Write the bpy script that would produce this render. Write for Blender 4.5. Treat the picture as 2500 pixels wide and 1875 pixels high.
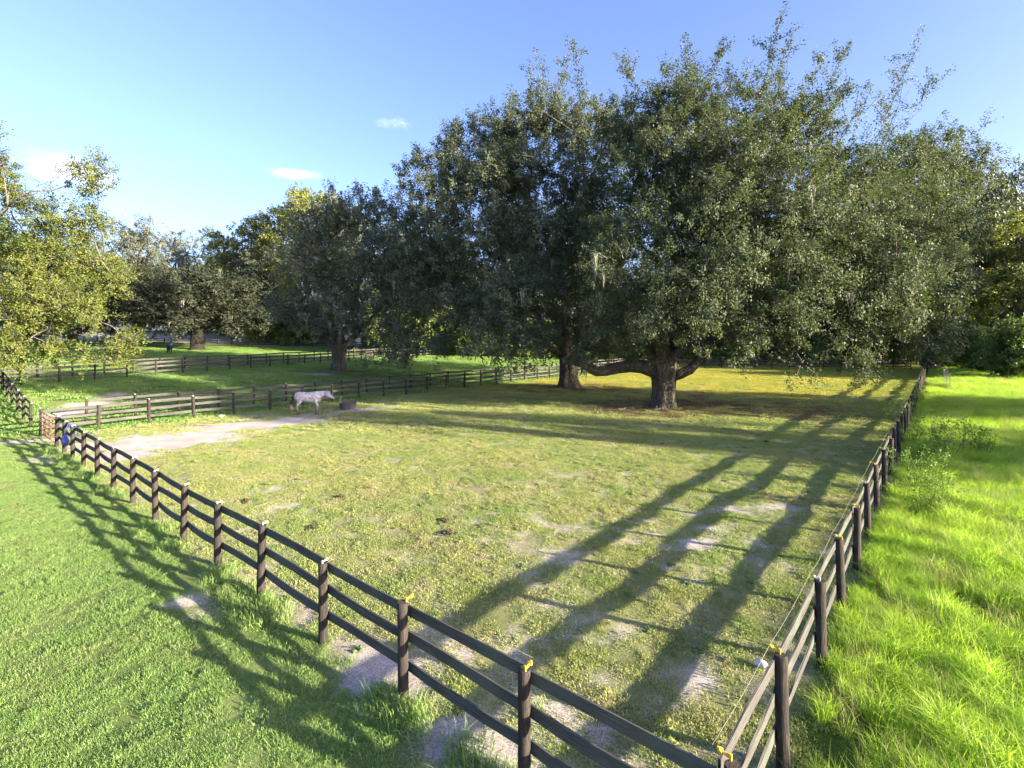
import bpy, bmesh, math, random
import numpy as np
from mathutils import Vector, Matrix, Euler

# ---------------------------------------------------------------- scene, camera, light
scene = bpy.context.scene
for o in list(bpy.data.objects):
    bpy.data.objects.remove(o, do_unlink=True)
COL = scene.collection
CAM_H = 5.4
cam_d = bpy.data.cameras.new('camera')
cam_d.lens = 18.0
cam_d.sensor_width = 36.0
cam_d.shift_y = -0.049
cam_d.clip_start = 0.1
cam_d.clip_end = 6000
cam = bpy.data.objects.new('camera', cam_d)
cam.location = (0, 0, CAM_H)
cam.rotation_euler = (math.radians(90), 0, 0)
COL.objects.link(cam)
scene.camera = cam

SUN_EL = math.radians(13.0)
SUN_H = Vector((0.9063, -0.4226, 0))                      # horizontal direction towards the sun
SUN_DIR = (SUN_H * math.cos(SUN_EL) + Vector((0, 0, math.sin(SUN_EL)))).normalized()
sl = bpy.data.lights.new('sun', 'SUN')
sl.energy = 3.2
sl.angle = math.radians(0.55)
sl.color = (1.0, 0.86, 0.66)
so = bpy.data.objects.new('sun', sl)
so.rotation_euler = (-SUN_DIR).to_track_quat('-Z', 'Y').to_euler()
so.location = SUN_DIR * 200
COL.objects.link(so)

world = bpy.data.worlds.new('World')
scene.world = world
world.use_nodes = True
wt = world.node_tree
wt.nodes.clear()
w_out = wt.nodes.new('ShaderNodeOutputWorld')
w_bg = wt.nodes.new('ShaderNodeBackground')
w_sky = wt.nodes.new('ShaderNodeTexSky')
w_sky.sky_type = 'NISHITA'
w_sky.sun_disc = False
w_sky.sun_elevation = SUN_EL
w_sky.sun_rotation = math.atan2(SUN_H.x, SUN_H.y)
w_sky.altitude = 0
w_sky.air_density = 0.8
w_sky.dust_density = 2.2
w_sky.ozone_density = 3.0
w_bg.inputs['Strength'].default_value = 0.066


def build_clouds():
    """wispy fair-weather clouds low in the sky, all round the horizon"""
    N, L = wt.nodes, wt.links
    tc = N.new('ShaderNodeTexCoord')
    noi = N.new('ShaderNodeTexNoise')
    noi.inputs['Scale'].default_value = 22
    noi.inputs['Detail'].default_value = 7
    noi.inputs['Roughness'].default_value = 0.62
    mp = N.new('ShaderNodeMapping')
    mp.inputs['Scale'].default_value = (1, 1, 2.0)
    L.new(tc.outputs['Generated'], mp.inputs['Vector'])
    L.new(mp.outputs['Vector'], noi.inputs['Vector'])
    centres = [((-0.860, 1, 0.318), 0.075, 0.034, .92), ((-1.02, 1, 0.335), 0.08, 0.03, 0.7),
               ((-0.435, 1, 0.315), 0.065, 0.016, 0.8), ((-0.225, 1, 0.410), 0.06, 0.018, 0.6),
               ((-0.66, 1, 0.347), 0.045, 0.016, 0.3), ((1.9, 1, 0.5), 0.1, 0.03, 0.8),
               ((-2.2, 0.6, 0.55), 0.1, 0.03, 0.9), ((-1.5, -1, 0.5), 0.1, 0.03, 0.9), ((0.5, -1.2, 0.4), 0.12, 0.03, 0.9)]
    last = None
    for c, sx, sz, k in centres:
        cv = Vector(c).normalized()
        sub = N.new('ShaderNodeVectorMath'); sub.operation = 'SUBTRACT'
        L.new(tc.outputs['Generated'], sub.inputs[0]); sub.inputs[1].default_value = cv
        mul = N.new('ShaderNodeVectorMath'); mul.operation = 'MULTIPLY'
        L.new(sub.outputs[0], mul.inputs[0]); mul.inputs[1].default_value = (1 / sx, 1 / sx, 1 / sz)
        ln = N.new('ShaderNodeVectorMath'); ln.operation = 'LENGTH'
        L.new(mul.outputs[0], ln.inputs[0])
        mr = N.new('ShaderNodeMapRange'); mr.interpolation_type = 'SMOOTHSTEP'
        mr.inputs['From Min'].default_value = 1.5; mr.inputs['From Max'].default_value = 0.0
        mr.inputs['To Min'].default_value = 0.0; mr.inputs['To Max'].default_value = k
        L.new(ln.outputs['Value'], mr.inputs['Value'])
        if last is None:
            last = mr.outputs[0]
        else:
            mx = N.new('ShaderNodeMath'); mx.operation = 'MAXIMUM'
            L.new(last, mx.inputs[0]); L.new(mr.outputs[0], mx.inputs[1]); last = mx.outputs[0]
    add = N.new('ShaderNodeMath'); add.operation = 'ADD'
    L.new(last, add.inputs[0]); L.new(noi.outputs['Fac'], add.inputs[1])
    rng = N.new('ShaderNodeMapRange'); rng.interpolation_type = 'SMOOTHSTEP'
    rng.inputs['From Min'].default_value = 0.88; rng.inputs['From Max'].default_value = 1.6
    rng.inputs['To Max'].default_value = 0.9
    L.new(add.outputs[0], rng.inputs['Value'])
    mix = N.new('ShaderNodeMix'); mix.data_type = 'RGBA'
    L.new(rng.outputs[0], mix.inputs[0])
    wb = N.new('ShaderNodeMix'); wb.data_type = 'RGBA'; wb.blend_type = 'MULTIPLY'; wb.inputs[0].default_value = 1.0
    wb.inputs[7].default_value = (1.03, 0.89, 1.03, 1)      # white balance of the sky
    L.new(w_sky.outputs[0], wb.inputs[6])
    L.new(wb.outputs[2], mix.inputs[6])
    mix.inputs[7].default_value = (3.6, 3.5, 3.5, 1)
    L.new(mix.outputs[2], w_bg.inputs['Color'])


build_clouds()
wt.links.new(w_bg.outputs[0], w_out.inputs[0])

scene.view_settings.view_transform = 'Standard'
scene.view_settings.look = 'None'
scene.view_settings.exposure = 3.1
scene.view_settings.gamma = 1.0
scene.view_settings.use_curve_mapping = False
scene.cycles.max_bounces = 6
scene.cycles.diffuse_bounces = 4
scene.cycles.transparent_max_bounces = 8

# ---------------------------------------------------------------- helpers
RNG = np.random.default_rng(7)
U = np.array((0.643, 0.766))       # direction of the paddock's long side
W = np.array((-0.766, 0.643))      # direction of its short side
CORNER = np.array((1.90, 4.59))


def vnoise(x, y, seed=0):
    """smooth value noise in 0..1"""
    x = np.asarray(x, float); y = np.asarray(y, float)
    xi = np.floor(x).astype(np.int64); yi = np.floor(y).astype(np.int64)
    xf = x - xi; yf = y - yi
    xf = xf * xf * (3 - 2 * xf); yf = yf * yf * (3 - 2 * yf)

    def h(a, b):
        n = (a * 374761393 + b * 668265263 + seed * 1274126177) & 0xffffffff
        n = ((n ^ (n >> 13)) * 1274126177) & 0xffffffff
        return ((n ^ (n >> 16)) & 0xffff) / 65535.0
    return (h(xi, yi) * (1 - xf) + h(xi + 1, yi) * xf) * (1 - yf) + (h(xi, yi + 1) * (1 - xf) + h(xi + 1, yi + 1) * xf) * yf


def fbm(x, y, seed=0, oct=4):
    s = 0; a = 0.5; t = 0
    for i in range(oct):
        s = s + a * vnoise(x, y, seed + i * 17); t += a
        x = np.asarray(x) * 2.03 + 11.3; y = np.asarray(y) * 2.03 - 7.1; a *= 0.5
    return s / t


def sstep(a, b, v):
    t = np.clip((np.asarray(v, float) - a) / (b - a), 0, 1)
    return t * t * (3 - 2 * t)


def height(x, y):
    x = np.asarray(x, float); y = np.asarray(y, float)
    d = W[0] * x + W[1] * y - 40.0
    z = 1.3 * sstep(0, 16, d) + 0.025 * np.clip(d - 16, 0, 110)
    z = z + 2.3 * sstep(111.5, 130, y) * sstep(-12, -30, x)
    return z + (fbm(x * 0.3, y * 0.3, 5, 2) - 0.5) * 0.10


def hz(x, y):
    return float(height(x, y))


def P(px, py, Y):
    """world point at depth Y for a direction of the view"""
    return Vector(((px - 1250) * Y / 1250.0, Y, CAM_H - (py - 815) * Y / 1250.0))


def G(px, Y):
    x = (px - 1250) * Y / 1250.0
    return Vector((x, Y, hz(x, Y)))


class MB:
    """collects verts / faces for one mesh"""
    def __init__(s):
        s.v = []; s.f = []; s.m = []

    def add(s, verts, faces, mat=0):
        o = len(s.v)
        s.v.extend(verts); s.f.extend([tuple(i + o for i in f) for f in faces]); s.m.extend([mat] * len(faces))

    def box(s, c, d, mat=0, M=None):
        vs = [Vector((c[0] + sx * d[0] / 2, c[1] + sy * d[1] / 2, c[2] + sz * d[2] / 2)) for sx in (-1, 1) for sy in (-1, 1) for sz in (-1, 1)]
        if M is not None:
            vs = [M @ v for v in vs]
        s.add([tuple(v) for v in vs], [(0, 1, 3, 2), (4, 6, 7, 5), (0, 4, 5, 1), (2, 3, 7, 6), (0, 2, 6, 4), (1, 5, 7, 3)], mat)

    def tube(s, pts, rad, n=8, mat=0, caps=True, flat=None):
        pts = [Vector(p) for p in pts]
        rings = []
        up = Vector((0.13, 0.21, 1)).normalized()
        for i, p in enumerate(pts):
            t = (pts[min(i + 1, len(pts) - 1)] - pts[max(i - 1, 0)])
            t = t.normalized() if t.length > 1e-9 else Vector((0, 0, 1))
            a = up if abs(t.dot(up)) < 0.95 else Vector((1, 0, 0))
            x = t.cross(a).normalized(); y = x.cross(t).normalized()
            r = rad[i] if hasattr(rad, '__len__') else rad
            rx, ry = r if hasattr(r, '__len__') else (r, r)
            rings.append([tuple(p + x * (math.cos(2 * math.pi * k / n) * rx) + y * (math.sin(2 * math.pi * k / n) * ry)) for k in range(n)])
        vs = [v for r in rings for v in r]
        fs = []
        for i in range(len(rings) - 1):
            for k in range(n):
                k2 = (k + 1) % n
                fs.append((i * n + k, i * n + k2, (i + 1) * n + k2, (i + 1) * n + k))
        if caps:
            fs.append(tuple(range(n))[::-1]); fs.append(tuple((len(rings) - 1) * n + k for k in range(n)))
        s.add(vs, fs, mat)

    def mesh(s, name, mats, smooth=True):
        me = bpy.data.meshes.new(name)
        me.from_pydata(s.v, [], s.f)
        for m in (mats if isinstance(mats, (list, tuple)) else [mats]):
            me.materials.append(m)
        me.polygons.foreach_set('material_index', s.m)
        me.polygons.foreach_set('use_smooth', [smooth] * len(s.f))
        me.update()
        return me


def link(name, data, parent=None, loc=None, rot=None, scale=None):
    o = bpy.data.objects.new(name, data)
    COL.objects.link(o)
    if parent is not None:
        o.parent = parent
    if loc is not None:
        o.location = loc
    if rot is not None:
        o.rotation_euler = rot
    if scale is not None:
        o.scale = scale
    return o


def tag(o, label, cat=None, group=None, kind=None):
    o['label'] = label
    if cat:
        o['category'] = cat
    if group:
        o['group'] = group
    if kind:
        o['kind'] = kind
    return o


def np_mesh(name, verts, quads, mats, attrs=None, smooth=False):
    """verts (n,3); quads (m,k) all of one size; attrs {name: per-vertex float}"""
    me = bpy.data.meshes.new(name)
    n, (m, k) = len(verts), quads.shape
    me.vertices.add(n); me.loops.add(m * k); me.polygons.add(m)
    me.vertices.foreach_set('co', np.ascontiguousarray(verts, dtype=np.float32).ravel())
    me.loops.foreach_set('vertex_index', np.ascontiguousarray(quads, dtype=np.int32).ravel())
    me.polygons.foreach_set('loop_start', np.arange(0, m * k, k, dtype=np.int32))
    me.polygons.foreach_set('use_smooth', np.full(m, smooth))
    for mm in (mats if isinstance(mats, (list, tuple)) else [mats]):
        me.materials.append(mm)
    for a, val in (attrs or {}).items():
        at = me.attributes.new(a, 'FLOAT', 'POINT')
        at.data.foreach_set('value', np.ascontiguousarray(val, dtype=np.float32))
    me.update(calc_edges=True)
    return me


# ---------------------------------------------------------------- materials
def new_mat(name):
    m = bpy.data.materials.new(name)
    m.use_nodes = True
    nt = m.node_tree
    nt.nodes.clear()
    out = nt.nodes.new('ShaderNodeOutputMaterial')
    return m, nt, out


def ramp(nt, fac, stops):
    r = nt.nodes.new('ShaderNodeValToRGB')
    el = r.color_ramp.elements
    while len(el) < len(stops):
        el.new(0.5)
    for e, (p, c) in zip(el, stops):
        e.position = p; e.color = (*c, 1)
    nt.links.new(fac, r.inputs[0])
    return r.outputs[0]


def noise(nt, scale, detail=4, rough=0.55, vec=None, mapping=None):
    n = nt.nodes.new('ShaderNodeTexNoise')
    n.inputs['Scale'].default_value = scale
    n.inputs['Detail'].default_value = detail
    n.inputs['Roughness'].default_value = rough
    if vec is not None:
        if mapping:
            mp = nt.nodes.new('ShaderNodeMapping'); mp.inputs['Scale'].default_value = mapping
            nt.links.new(vec, mp.inputs[0]); vec = mp.outputs[0]
        nt.links.new(vec, n.inputs['Vector'])
    return n.outputs['Fac']


def mixc(nt, fac, a, b, mode='MIX'):
    m = nt.nodes.new('ShaderNodeMix'); m.data_type = 'RGBA'; m.blend_type = mode
    for sock, v in ((m.inputs[0], fac), (m.inputs[6], a), (m.inputs[7], b)):
        if hasattr(v, 'links'):
            nt.links.new(v, sock)
        elif isinstance(v, (int, float)):
            sock.default_value = v
        else:
            sock.default_value = (*v, 1)
    return m.outputs[2]


def math_n(nt, op, a, b=None):
    m = nt.nodes.new('ShaderNodeMath'); m.operation = op
    for s, v in ((m.inputs[0], a), (m.inputs[1], b)):
        if v is None:
            continue
        if hasattr(v, 'links'):
            nt.links.new(v, s)
        else:
            s.default_value = v
    return m.outputs[0]


def attr(nt, name):
    a = nt.nodes.new('ShaderNodeAttribute'); a.attribute_name = name
    return a.outputs['Fac']


def geo_pos(nt):
    return nt.nodes.new('ShaderNodeNewGeometry').outputs['Position']


def obj_co(nt):
    return nt.nodes.new('ShaderNodeTexCoord').outputs['Object']


def principled(nt, out, col, rough=0.7, spec=0.3, bump=None, bstr=0.3, bdist=0.02):
    b = nt.nodes.new('ShaderNodeBsdfPrincipled')
    if hasattr(col, 'links'):
        nt.links.new(col, b.inputs['Base Color'])
    else:
        b.inputs['Base Color'].default_value = (*col, 1)
    if hasattr(rough, 'links'):
        nt.links.new(rough, b.inputs['Roughness'])
    else:
        b.inputs['Roughness'].default_value = rough
    b.inputs['Specular IOR Level'].default_value = spec
    if bump is not None:
        bn = nt.nodes.new('ShaderNodeBump')
        bn.inputs['Strength'].default_value = bstr; bn.inputs['Distance'].default_value = bdist
        nt.links.new(bump, bn.inputs['Height']); nt.links.new(bn.outputs[0], b.inputs['Normal'])
    nt.links.new(b.outputs[0], out.inputs[0])
    return b


def leaf_mat(name, dark, mid, light, trans=0.3, spec=0.35, rough=0.4, tcol=None, old=None):
    m, nt, out = new_mat(name)
    r = attr(nt, 'rnd')
    big = noise(nt, 0.22, 2, 0.5, geo_pos(nt))
    f = math_n(nt, 'ADD', math_n(nt, 'MULTIPLY', r, 0.55), math_n(nt, 'MULTIPLY', big, 0.45))
    stops = [(0.15, dark), (0.5, mid), (0.85, light)]
    if old:
        stops.append((0.93, old))
    col = ramp(nt, f, stops)
    b = nt.nodes.new('ShaderNodeBsdfPrincipled')
    nt.links.new(col, b.inputs['Base Color'])
    b.inputs['Roughness'].default_value = rough
    b.inputs['Specular IOR Level'].default_value = spec
    t = nt.nodes.new('ShaderNodeBsdfTranslucent')
    tc = mixc(nt, 1.0, col, tcol or (1.5, 1.6, 0.7), 'MULTIPLY')
    nt.links.new(tc, t.inputs['Color'])
    mx = nt.nodes.new('ShaderNodeMixShader'); mx.inputs[0].default_value = trans
    nt.links.new(b.outputs[0], mx.inputs[1]); nt.links.new(t.outputs[0], mx.inputs[2])
    nt.links.new(mx.outputs[0], out.inputs[0])
    return m


def bark_mat(name, a, b, c, scale=1.0, lichen=(0.10, 0.115, 0.075)):
    m, nt, out = new_mat(name)
    co = geo_pos(nt)
    n1 = noise(nt, 5.0 * scale, 6, 0.65, co, (1, 1, 0.22))
    n2 = noise(nt, 1.1 * scale, 3, 0.5, co)
    vo = nt.nodes.new('ShaderNodeTexVoronoi'); vo.feature = 'DISTANCE_TO_EDGE'
    vo.inputs['Scale'].default_value = 7 * scale
    mp = nt.nodes.new('ShaderNodeMapping'); mp.inputs['Scale'].default_value = (1, 1, 0.2)
    wob = nt.nodes.new('ShaderNodeVectorMath'); wob.operation = 'ADD'
    nc = nt.nodes.new('ShaderNodeTexNoise'); nc.inputs['Scale'].default_value = 3 * scale
    nt.links.new(co, nc.inputs['Vector']); nt.links.new(co, wob.inputs[0])
    sc = nt.nodes.new('ShaderNodeVectorMath'); sc.operation = 'SCALE'; sc.inputs['Scale'].default_value = 0.25
    nt.links.new(nc.outputs['Color'], sc.inputs[0]); nt.links.new(sc.outputs[0], wob.inputs[1])
    nt.links.new(wob.outputs[0], mp.inputs[0]); nt.links.new(mp.outputs[0], vo.inputs['Vector'])
    crack = ramp(nt, vo.outputs['Distance'], [(0.0, (0, 0, 0)), (0.18, (1, 1, 1))])
    col = mixc(nt, crack, a, ramp(nt, n1, [(0.3, a), (0.5, b), (0.72, c)]))
    col = mixc(nt, math_n(nt, 'MULTIPLY', n2, 0.45), col, lichen)
    hgt = math_n(nt, 'ADD', math_n(nt, 'MULTIPLY', crack, 0.6), n1)
    principled(nt, out, col, 0.9, 0.15, hgt, 0.9, 0.06)
    return m


def wood_mat(name, dark, mid, light, moss=(0.10, 0.115, 0.075), moss_amt=0.75, seedrot=0):
    """weathered black-stained timber, worn through in places"""
    m, nt, out = new_mat(name)
    co = obj_co(nt)
    rnd = nt.nodes.new('ShaderNodeObjectInfo').outputs['Random']
    off = nt.nodes.new('ShaderNodeVectorMath'); off.operation = 'ADD'
    cmb = nt.nodes.new('ShaderNodeCombineXYZ')
    for i in range(3):
        nt.links.new(math_n(nt, 'MULTIPLY', rnd, 37.0 + 11 * i), cmb.inputs[i])
    nt.links.new(co, off.inputs[0]); nt.links.new(cmb.outputs[0], off.inputs[1])
    v = off.outputs[0]
    grain = noise(nt, 9, 6, 0.65, v, (0.35, 6, 6)) if seedrot == 0 else noise(nt, 14, 6, 0.65, v, (4, 4, 0.3))
    blot = noise(nt, 3.2, 4, 0.6, v)
    worn = tuple(min(1, c * 1.6) for c in light)
    col = ramp(nt, grain, [(0.32, dark), (0.5, mid), (0.66, light), (0.76, worn)])
    tone = math_n(nt, 'MULTIPLY', rnd, 0.35)
    col = mixc(nt, tone, col, light)
    k = ramp(nt, blot, [(0.42, (0, 0, 0)), (0.68, (1, 1, 1))])
    col = mixc(nt, math_n(nt, 'MULTIPLY', k, moss_amt), col, moss)
    principled(nt, out, col, 0.85, 0.15, grain, 0.8, 0.012)
    return m


def plain_mat(name, col, rough=0.5, spec=0.4, var=0.15, scale=6):
    m, nt, out = new_mat(name)
    n = noise(nt, scale, 4, 0.6, obj_co(nt))
    d = tuple(c * (1 - var) for c in col); l = tuple(min(1, c * (1 + var)) for c in col)
    principled(nt, out, ramp(nt, n, [(0.3, d), (0.7, l)]), rough, spec, n, 0.15, 0.005)
    return m


def grass_mat(name, stops, patch_scale=0.35, trans=0.35, tip=(0.0, 0.0, 0.0), rough=0.55, alt=None, alt_amt=0.5, dry=None):
    m, nt, out = new_mat(name)
    r = attr(nt, 'rnd'); pos = geo_pos(nt)
    big = noise(nt, patch_scale, 3, 0.6, pos)
    f = math_n(nt, 'ADD', math_n(nt, 'MULTIPLY', r, 0.45), math_n(nt, 'MULTIPLY', big, 0.55))
    col = ramp(nt, f, stops)
    if alt:
        b2 = noise(nt, patch_scale * 0.45, 3, 0.55, pos)
        k = ramp(nt, b2, [(0.42, (0, 0, 0)), (0.6, (1, 1, 1))])
        col = mixc(nt, math_n(nt, 'MULTIPLY', k, alt_amt), col, alt)
    if dry:
        b3 = noise(nt, 0.75, 4, 0.6, pos)
        k3 = ramp(nt, b3, [(0.50, (0, 0, 0)), (0.66, (1, 1, 1))])
        col = mixc(nt, math_n(nt, 'MULTIPLY', k3, 0.55), col, dry)
    b = nt.nodes.new('ShaderNodeBsdfPrincipled')
    nt.links.new(col, b.inputs['Base Color'])
    b.inputs['Roughness'].default_value = rough
    b.inputs['Specular IOR Level'].default_value = 0.25
    t = nt.nodes.new('ShaderNodeBsdfTranslucent')
    nt.links.new(mixc(nt, 1.0, col, (1.25, 1.35, 0.7), 'MULTIPLY'), t.inputs['Color'])
    mx = nt.nodes.new('ShaderNodeMixShader'); mx.inputs[0].default_value = trans
    nt.links.new(b.outputs[0], mx.inputs[1]); nt.links.new(t.outputs[0], mx.inputs[2])
    nt.links.new(mx.outputs[0], out.inputs[0])
    return m


M_OAK = leaf_mat('oak_leaves', (0.044, 0.060, 0.033), (0.080, 0.104, 0.056), (0.135, 0.160, 0.095), 0.3, 0.2, 0.5, old=(0.19, 0.16, 0.08))
M_OAK_LIFTED = leaf_mat('shade_lifted_oak_leaves', (0.058, 0.075, 0.046), (0.100, 0.122, 0.074), (0.155, 0.175, 0.112), 0.3, 0.2, 0.5, old=(0.20, 0.17, 0.09))  # lighter copy of the oak leaves, brightening the second oak's shaded crown by colour
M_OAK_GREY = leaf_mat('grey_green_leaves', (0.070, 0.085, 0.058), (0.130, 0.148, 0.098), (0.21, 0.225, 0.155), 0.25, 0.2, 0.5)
M_YEL = leaf_mat('yellow_green_leaves', (0.045, 0.072, 0.016), (0.105, 0.135, 0.028), (0.20, 0.21, 0.05), 0.3, 0.22, 0.5, old=(0.26, 0.18, 0.05))
M_CYP = leaf_mat('cypress_leaves', (0.080, 0.105, 0.030), (0.165, 0.190, 0.048), (0.28, 0.28, 0.09), 0.3, 0.25, 0.5)
M_DARKLEAF = leaf_mat('dark_leaves', (0.036, 0.052, 0.026), (0.066, 0.088, 0.045), (0.115, 0.138, 0.075), 0.22, 0.4, 0.45)
M_SHADELEAF = leaf_mat('oak_leaves_painted_shade', (0.020, 0.027, 0.016), (0.038, 0.048, 0.028), (0.066, 0.076, 0.046), 0.15, 0.12, 0.6)  # near-black leaf copy: shade of the far umbrella oak put into the colour
M_SHRUB = leaf_mat('shrub_leaves', (0.06, 0.095, 0.025), (0.115, 0.165, 0.04), (0.22, 0.25, 0.07), 0.3, 0.35, 0.5, old=(0.36, 0.26, 0.05))
M_WEED = leaf_mat('weed_leaves', (0.06, 0.12, 0.02), (0.12, 0.20, 0.035), (0.22, 0.30, 0.06), 0.35, 0.3, 0.5)
M_BARK = bark_mat('oak_bark', (0.035, 0.028, 0.022), (0.115, 0.095, 0.078), (0.23, 0.20, 0.17))
M_SHADEBARK = bark_mat('oak_bark_painted_shade', (0.012, 0.011, 0.010), (0.024, 0.021, 0.019), (0.045, 0.041, 0.037), 1.0, (0.028, 0.03, 0.022))  # bark darkened so the umbrella oak's sunlit trunk looks shaded
M_TWIG = bark_mat('twig_bark', (0.09, 0.08, 0.065), (0.20, 0.18, 0.15), (0.34, 0.31, 0.27), 2.0)
M_MOSS = plain_mat('hanging_moss', (0.26, 0.25, 0.19), 0.95, 0.05, 0.35, 3)
M_BOARD = wood_mat('black_stained_board', (0.024, 0.024, 0.023), (0.052, 0.050, 0.048), (0.105, 0.097, 0.088), moss=(0.095, 0.108, 0.085))
M_POST = wood_mat('black_stained_post', (0.013, 0.012, 0.0115), (0.028, 0.024, 0.022), (0.066, 0.053, 0.045), moss=(0.045, 0.048, 0.040), moss_amt=0.3, seedrot=1)
M_YELLOW = plain_mat('yellow_plastic', (0.58, 0.38, 0.03), 0.5, 0.3, 0.25)
M_WHITE = plain_mat('white_plastic', (0.52, 0.51, 0.47), 0.45, 0.5, 0.08)
M_WIRE = plain_mat('fence_wire_cord', (0.16, 0.16, 0.14), 0.6, 0.3, 0.1)

# ---------------------------------------------------------------- ground
LEFT_T = 35.1


def along_left(t):
    p = CORNER + W * t
    return p


def zone(x, y):
    """signed distances: a = inside paddock from the left fence, b = from the right fence (positive inside)"""
    dx = x - CORNER[0]; dy = y - CORNER[1]
    a = dx * U[0] + dy * U[1]
    b = dx * W[0] + dy * W[1]
    return a, b


SAND = [  # x, y, half-length, half-width, angle (deg), strength
    (-17.4, 25.6, 4.8, 3.2, 55, 1.0), (-15.2, 30.2, 4.2, 2.0, 42, 1.0), (-11.0, 36.0, 4.5, 0.9, 40, 0.75), (-19.8, 24.6, 1.8, 1.5, 30, .9),
    (-18.2, 22.6, 2.6, 1.2, 140, .75),
    (-1.9, 7.9, 1.15, 0.55, 140, 1.0), (-0.45, 6.6, 1.0, 0.5, 140, 1.0), (-6.4, 10.2, 1.0, 0.35, 140, 0.7), (-2.9, 9.0, .7, .3, 140, .8),
    (-5.0, 10.9, 1.2, 0.25, 140, 0.6),
    (4.7, 13.1, 1.0, 0.38, 20, 0.95), (7.4, 15.9, 1.5, 0.4, 10, 0.8), (1.3, 12.5, 1.0, 0.35, 30, 0.8), (0.9, 10.3, 0.7, 0.25, 20, 0.8),
    (3.0, 8.1, 0.6, 0.3, 50, 0.9), (1.2, 6.9, 0.8, 0.25, 140, 0.8), (2.8, 9.6, 0.6, 0.22, 20, .6), (5.6, 14.3, 1.2, .3, 25, .7), (2.2, 14.3, 1.2, .25, 10, .6),
    (-2.2, 12.0, 0.8, 0.2, 0, 0.6), (-4.4, 14.8, 1.0, 0.25, 0, 0.5), (1.6, 5.8, .7, .25, 130, .7), (0.4, 7.3, .5, .2, 20, .7), (-1.2, 8.9, .8, .14, 140, .9),
    (0.1, 7.9, 1.3, .12, 140, .8), (4.3, 11.2, .7, .2, 20, .6),
    (-24.5, 25.6, 2.2, 0.6, 20, 0.9), (-20.2, 21.8, 1.3, 0.35, 140, 0.7), (-16.2, 18.4, 1.2, 0.3, 140, 0.5),
    (-30.5, 29.0, 4.0, 0.7, 140, 0.7), (-29.8, 36.0, 5.0, 1.4, 100, 0.75), (-20, 56.0, 6.0, 1.6, 20, 0.5), (-27, 34.5, 4.5, .6, 50, .8),
]


def sand_mask(x, y):
    x = np.asarray(x, float); y = np.asarray(y, float)
    n = fbm(x * 1.6, y * 1.6, 3, 4); n2 = fbm(x * 0.5, y * 0.5, 9, 3)
    s = np.zeros_like(x)
    for cx, cy, la, lb, ang, k in SAND:
        c, si = math.cos(math.radians(ang)), math.sin(math.radians(ang))
        ux = (x - cx) * c + (y - cy) * si; uy = -(x - cx) * si + (y - cy) * c
        d = np.sqrt((ux / la) ** 2 + (uy / lb) ** 2)
        s = np.maximum(s, k * sstep(1.5, 0.45, d + (n - 0.5) * 1.3))
    a, b = zone(x, y)
    # worn strip along the left fence and along the cross fence
    wear = np.exp(-((a - 0.35) / 0.45) ** 2) * (b > -1) * (b < 31) * 0.62
    wear = np.maximum(wear, np.exp(-((b - 33.2) / 1.0) ** 2) * (a > 0) * (a < 70) * 0.55)
    s = np.maximum(s, wear * sstep(0.3, 0.65, n))
    # thin, worn sward scattered through the near paddock
    thin = sstep(0.48, 0.66, n2) * sstep(0.45, 0.62, n) * (a > 0) * (b > 0) * (b < 30)
    s = np.maximum(s, 0.5 * thin * sstep(34, 14, y))
    speck = sstep(0.50, 0.68, fbm(x * 4.1, y * 4.1, 77, 3)) * sstep(0.42, 0.6, fbm(x * .35, y * .35, 83, 2)) * (a > 0) * (b > 0) * (b < 33)
    s = np.maximum(s, 0.5 * speck * sstep(36, 16, y))
    worn = sstep(0.50, 0.66, fbm(x * 2.3 + 5, y * 2.3, 57, 3)) * sstep(9.5, 3.0, np.hypot((x - 4.2) * .8, (y - 12.0) * .75)) * (a > 0) * (b > 0)
    s = np.maximum(s, 0.52 * worn)
    # sandy track beyond the far field
    road = sstep(113, 116, y + 0.02 * x) * sstep(136, 128, y) * (x < -20)
    s = np.maximum(s, road)
    return np.clip(s, 0, 1)


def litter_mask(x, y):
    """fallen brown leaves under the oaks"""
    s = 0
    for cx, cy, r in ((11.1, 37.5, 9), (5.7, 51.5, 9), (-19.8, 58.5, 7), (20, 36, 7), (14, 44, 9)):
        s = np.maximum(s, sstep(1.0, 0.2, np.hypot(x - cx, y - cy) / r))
    return s * (0.35 + 0.9 * fbm(x * 0.8, y * 0.8, 21, 3))


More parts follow.
